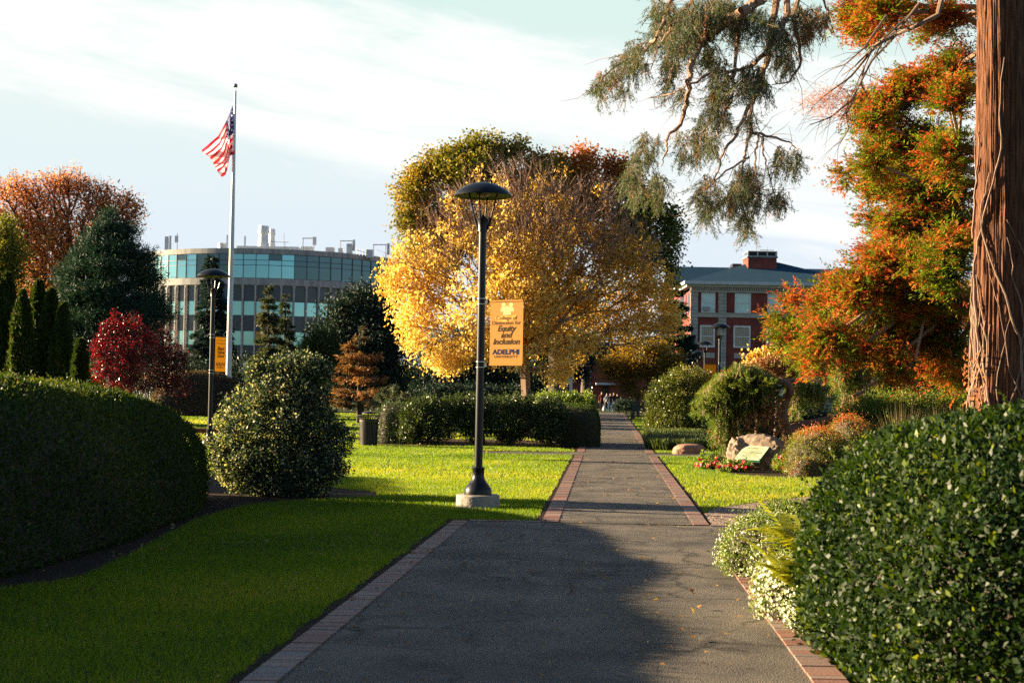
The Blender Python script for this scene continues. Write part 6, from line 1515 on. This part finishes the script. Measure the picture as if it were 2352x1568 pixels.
# ------------------------------------------------------------------ flowers, ferns, ornamental grasses
def petals(C, Rr, k=5, cup=.35):
    Nn = unit(rdir(len(C)) * .5 + np.array([-.35, -.6, .5])); u_ = unit(np.cross(Nn, rdir(len(C)))); w_ = np.cross(Nn, u_)
    out = []
    for j in range(k):
        a = 2 * math.pi * j / k; dj = unit(u_ * math.cos(a) + w_ * math.sin(a) + Nn * cup)
        out.append(kites(C, dj, Nn, Rr, Rr * .95, .02))
    return np.concatenate(out)
for k, (px, py, rx, ry, d, nf, lab) in enumerate(((1632, 1062, 38, 24, 30.8, 30, 'clump of red bedding flowers left of the plaque boulder'), (1690, 1074, 46, 18, 30.0, 30, 'clump of red bedding flowers in front of the plaque boulder'), (1800, 1068, 28, 22, 30.0, 22, 'clump of red bedding flowers right of the plaque boulder'))):
    b_ = gx(px, d); r = empty('bedding_flowers', b_, lab, 'flowers', 'red bedding flowers round the boulder')
    L_ = [lobe(px, py, rx, ry, d), lobe(px - rx * .2, py + ry * .4, rx * .8, ry * .6, d, -.15)]
    P, _ = sample_lobes(L_, 260, .5); P[:, 2] = np.maximum(P[:, 2], .04)
    V, t = clump_leaves(P, cnt(8), .02, .065, .026, -.8); add('foliage', fast_mesh('foliage', V, t), M_FLL, r)
    A = np.stack([P[:90, 0] * .3 + b_[0] * .7, P[:90, 1] * .3 + b_[1] * .7, np.zeros(90)], 1); add('stems', fast_mesh('stems', tube_edges(A, P[:90], np.full(90, .005), np.full(90, .003), 4), np.full(360, .5)), M_DBARK, r)
    C, _ = sample_lobes(L_, nf, .25); C[:, 1] -= .06; C[:, 2] = np.maximum(C[:, 2], .1)
    V = petals(C, .058); add('blossoms', fast_mesh('blossoms', V, rng.uniform(0, 1, len(V))), M_REDFL, r)
def mum(label, c, a, b, H, seed, fl, white):
    r = empty('chrysanthemum', c, label, 'flowers', 'white chrysanthemums beside the path')
    C = dome(a, b, H, 2.2, 2.4, c=c, amp=.16, fr=5, seed=seed)
    core = C.reshape(-1, 3); cc = np.array(c) + np.array([0, 0, H * .3]); add('inner_stems', fast_mesh('inner_stems', (cc + (core - cc) * .84).reshape(C.shape), np.full(len(C), .1)), M_DBARK, r)
    V, P = clipped(C, cnt(9000), .034, .014, .12, 1.1, .6, .025)
    add('foliage', fast_mesh('foliage', V, np.clip(.55 + rng.normal(size=len(V)) * .25, 0, 1)), M_MUML, r)
    P, Nn = on_quads(C, cnt(fl)); P = P + Nn * rng.uniform(-.02, .05, (len(P), 1))
    bud = rng.uniform(size=len(P)) > white
    rr = np.where(bud, .006, .0125); k = 7
    u_ = unit(np.cross(Nn, rdir(len(P)))); w_ = np.cross(Nn, u_); o_ = []
    for j in range(k):
        a_ = 6.283 * j / k; o_.append(kites(P, unit(u_ * math.cos(a_) + w_ * math.sin(a_) + Nn * .45), Nn, rr * 1.25, rr * .9, .05))
    V = np.concatenate(o_); t = np.tile(np.where(bud, rng.uniform(0, .3, len(P)), rng.uniform(.4, 1, len(P))), k)
    add('blossoms', fast_mesh('blossoms', V, t), M_WHFL, r)
q = gx(1778, 12.7); mum('leafy white budded chrysanthemum mound at the walk corner, farther of the two', (q[0] + .05, q[1], 0), .40, .85, .37, 81, 1500, .12)
q = gx(1868, 10.3); mum('chrysanthemum mound thick with white flowers, nearer of the two', (q[0] + .05, q[1], 0), .31, 1.1, .38, 82, 5200, .36)
q = gx(1850, 13.4); mum('small green chrysanthemum behind the others against the glossy bush', (q[0], q[1] + .3, 0), .42, .4, .58, 83, 420, .1)
def fern(b_, label, n_fr, Lf, seed, az0=(2.2, 4.6)):
    g = np.random.default_rng(seed); r = empty('fern', b_, label, 'fern', 'yellowing ferns by the glossy bush'); P, D, Nn, L = [], [], [], []; A, B = [], []
    for _ in range(n_fr):
        a = g.uniform(*az0); ln = Lf * g.uniform(.7, 1.15); t = np.linspace(0, 1, 20); dv = np.array([math.cos(a), math.sin(a), 0]); rise = g.uniform(.8, 1.5)
        C = b_ + np.array([0, 0, 0]) + dv * (ln * t * .75)[:, None] + np.array([0, 0, 1.]) * (ln * (rise * t - .55 * t * t))[:, None]
        A.append(C[:-1]); B.append(C[1:]); side = np.array([-dv[1], dv[0], 0])
        for s_ in (-1, 1):
            P.append(C[3:]); D.append(unit(np.tile(side * s_ + dv * .35, (17, 1)) + np.array([0, 0, .1]))); Nn.append(np.tile([0, 0, 1.], (17, 1)) + dv * .3); L.append(.13 * np.sin(np.linspace(.5, 3.0, 17)) * ln / .6)
    P = np.concatenate(P); A = np.concatenate(A); B = np.concatenate(B)
    add('stalks', fast_mesh('stalks', tube_edges(A, B, np.full(len(A), .0035), np.full(len(A), .003), 4), np.full(len(A) * 4, .5)), M_FERN, r)
    add('fronds', fast_mesh('fronds', kites(P, np.concatenate(D), np.concatenate(Nn), np.concatenate(L), .032, .03), np.clip(.55 + rng.normal(size=len(P)) * .2, 0, 1)), M_FERN, r)
q = at(1895, 1170, 10.2); fern(np.array([2.14, 10.5, .42]), 'upper yellow fern tuft poking out of the glossy bush', 13, .52, 5, (1.7, 4.9))
q = at(1885, 1240, 10.4); fern(np.array([2.02, 10.0, .22]), 'lower yellow fern tuft beside the white chrysanthemums', 12, .48, 6, (1.9, 4.7))
def tuft(name, b_, label, n, h, w, spread, mat, tb, group=None, cat='ornamental grass'):
    a = rng.uniform(0, 6.283, n); ln = h * rng.uniform(.6, 1.15, n); sp = spread * rng.uniform(.1, 1, n); dv = np.stack([np.cos(a), np.sin(a), np.zeros(n)], 1)
    p0 = b_ + dv * rng.uniform(0, .12, (n, 1)); prev = p0; Vs = []
    for k in range(1, 5):
        t = k / 4; nx = p0 + dv * (sp * t ** 1.5)[:, None] + np.array([0, 0, 1.]) * (ln * (t - .38 * (sp / spread) * t * t))[:, None]
        sd = unit(np.cross(nx - prev, np.array([0, 0, 1.]) + rdir(n) * .1)); w0 = w * (1 - (k - 1) / 4.2); w1 = w * (1 - k / 4.2)
        Vs.append(np.stack([prev - sd * w0 / 2, prev + sd * w0 / 2, nx + sd * w1 / 2, nx - sd * w1 / 2], 1)); prev = nx
    V = np.concatenate(Vs); o = add(name, fast_mesh(name, V, np.tile(np.clip(tb + rng.normal(size=n) * .2, 0, 1), 4)), mat)
    return o
for k, (px, d, h) in enumerate(((2075, 23, 1.5), (2165, 24, 1.45))):
    o = tuft('fountain_grass', gx(px, d), '', cnt(900), h, .011, .75, M_PLUME, .45); tag(o, ('feathery tan fountain grass tuft between the cypress and the glossy bush', 'paler fountain grass tuft nearer the big trunk')[k], 'ornamental grass', 'fountain grass tufts')
# liriope ground cover beside the path
Vs = []
lp = [gnd(*q) for q in ((1482, 1034), (1560, 1037), (1640, 1036), (1660, 1015), (1640, 1002), (1480, 1000))]
P = np.stack([rng.uniform(3, 8, 5000), rng.uniform(38, 56, 5000), np.zeros(5000)], 1); P = P[inpoly(P, lp)][:900]
for p_ in [P]:
    n = len(p_) * 14; i = np.repeat(np.arange(len(p_)), 14); a = rng.uniform(0, 6.283, n); dv = np.stack([np.cos(a), np.sin(a), np.zeros(n)], 1); ln = rng.uniform(.25, .5, n)
    mid = p_[i] + dv * (ln * .3)[:, None] + np.array([0, 0, 1.]) * (ln * .75)[:, None]; tip = p_[i] + dv * (ln * .8)[:, None] + np.array([0, 0, 1.]) * (ln * .7)[:, None]; sd = np.stack([-dv[:, 1], dv[:, 0], dv[:, 2]], 1) * .008
    V = np.concatenate([np.stack([p_[i] - sd, p_[i] + sd, mid + sd, mid - sd], 1), np.stack([mid - sd, mid + sd, tip + sd * .2, tip - sd * .2], 1)])
    o = add('liriope_cover', fast_mesh('liriope_cover', V, np.tile(np.clip(.5 + rng.normal(size=n) * .25, 0, 1), 2)), M_LIRI); tag(o, kind='stuff')
# fallen leaves
def litter(name, n, region, keep=None, size=(.03, .07)):
    x0, x1, y0, y1 = region; P = np.stack([rng.uniform(x0, x1, n), rng.uniform(y0, y1, n), np.full(n, .022)], 1)
    if keep is not None: P = P[keep(P)]
    m = len(P); D = unit(rdir(m) * np.array([1, 1, .25])); V = kites(P, D, unit(np.array([0, 0, 1.]) + rdir(m) * .35), rng.uniform(*size, m), rng.uniform(size[0] * .6, size[1] * .7, m), .2)
    V[..., 2] = np.maximum(V[..., 2], .013)
    tag(add(name, fast_mesh(name, V, rng.uniform(0, 1, m)), M_LITTER), kind='stuff')
litter('fallen_leaves', 900, (1, 6.5, 46, 100), lambda P: (P[:, 0] > L2X(NL, P) - .4) & (P[:, 0] < L2X(NR, P) + .5))
litter('fallen_leaves', 1700, (-6, 4.5, 7, 44), lambda P: ~inpoly(P, grav) & (snoise(P, .5, 61) + rng.normal(size=len(P)) * .3 > 0))
litter('fallen_leaves', 260, (-1.2, 2.4, 7.5, 18), None, (.02, .05))
litter('fallen_leaves', 900, (-3, 2.6, 40, 47), lambda P: inpoly(P, bed2))
litter('fallen_leaves', 700, (-12, -3, 9, 24), lambda P: inpoly(P, bed), (.015, .04))

# ------------------------------------------------------------------ far woodland closing the horizon
m = 70000; x = rng.uniform(-190, 210, m); prof = 7.0 + 3.0 * np.sin(x * .11) + 1.8 * np.sin(x * .31 + 1)
P = np.stack([x, rng.uniform(228, 250, m), rng.uniform(0, 1, m) ** .8 * prof], 1)
add('woodland', fast_mesh('woodland', kites(P, rdir(m), rdir(m), rng.uniform(.5, 1.0, m), rng.uniform(.3, .6, m)), np.clip(.22 + .22 * snoise(P, .12, 4) + rng.normal(size=m) * .08, 0, 1)), M_MAPLE)['kind'] = 'stuff'
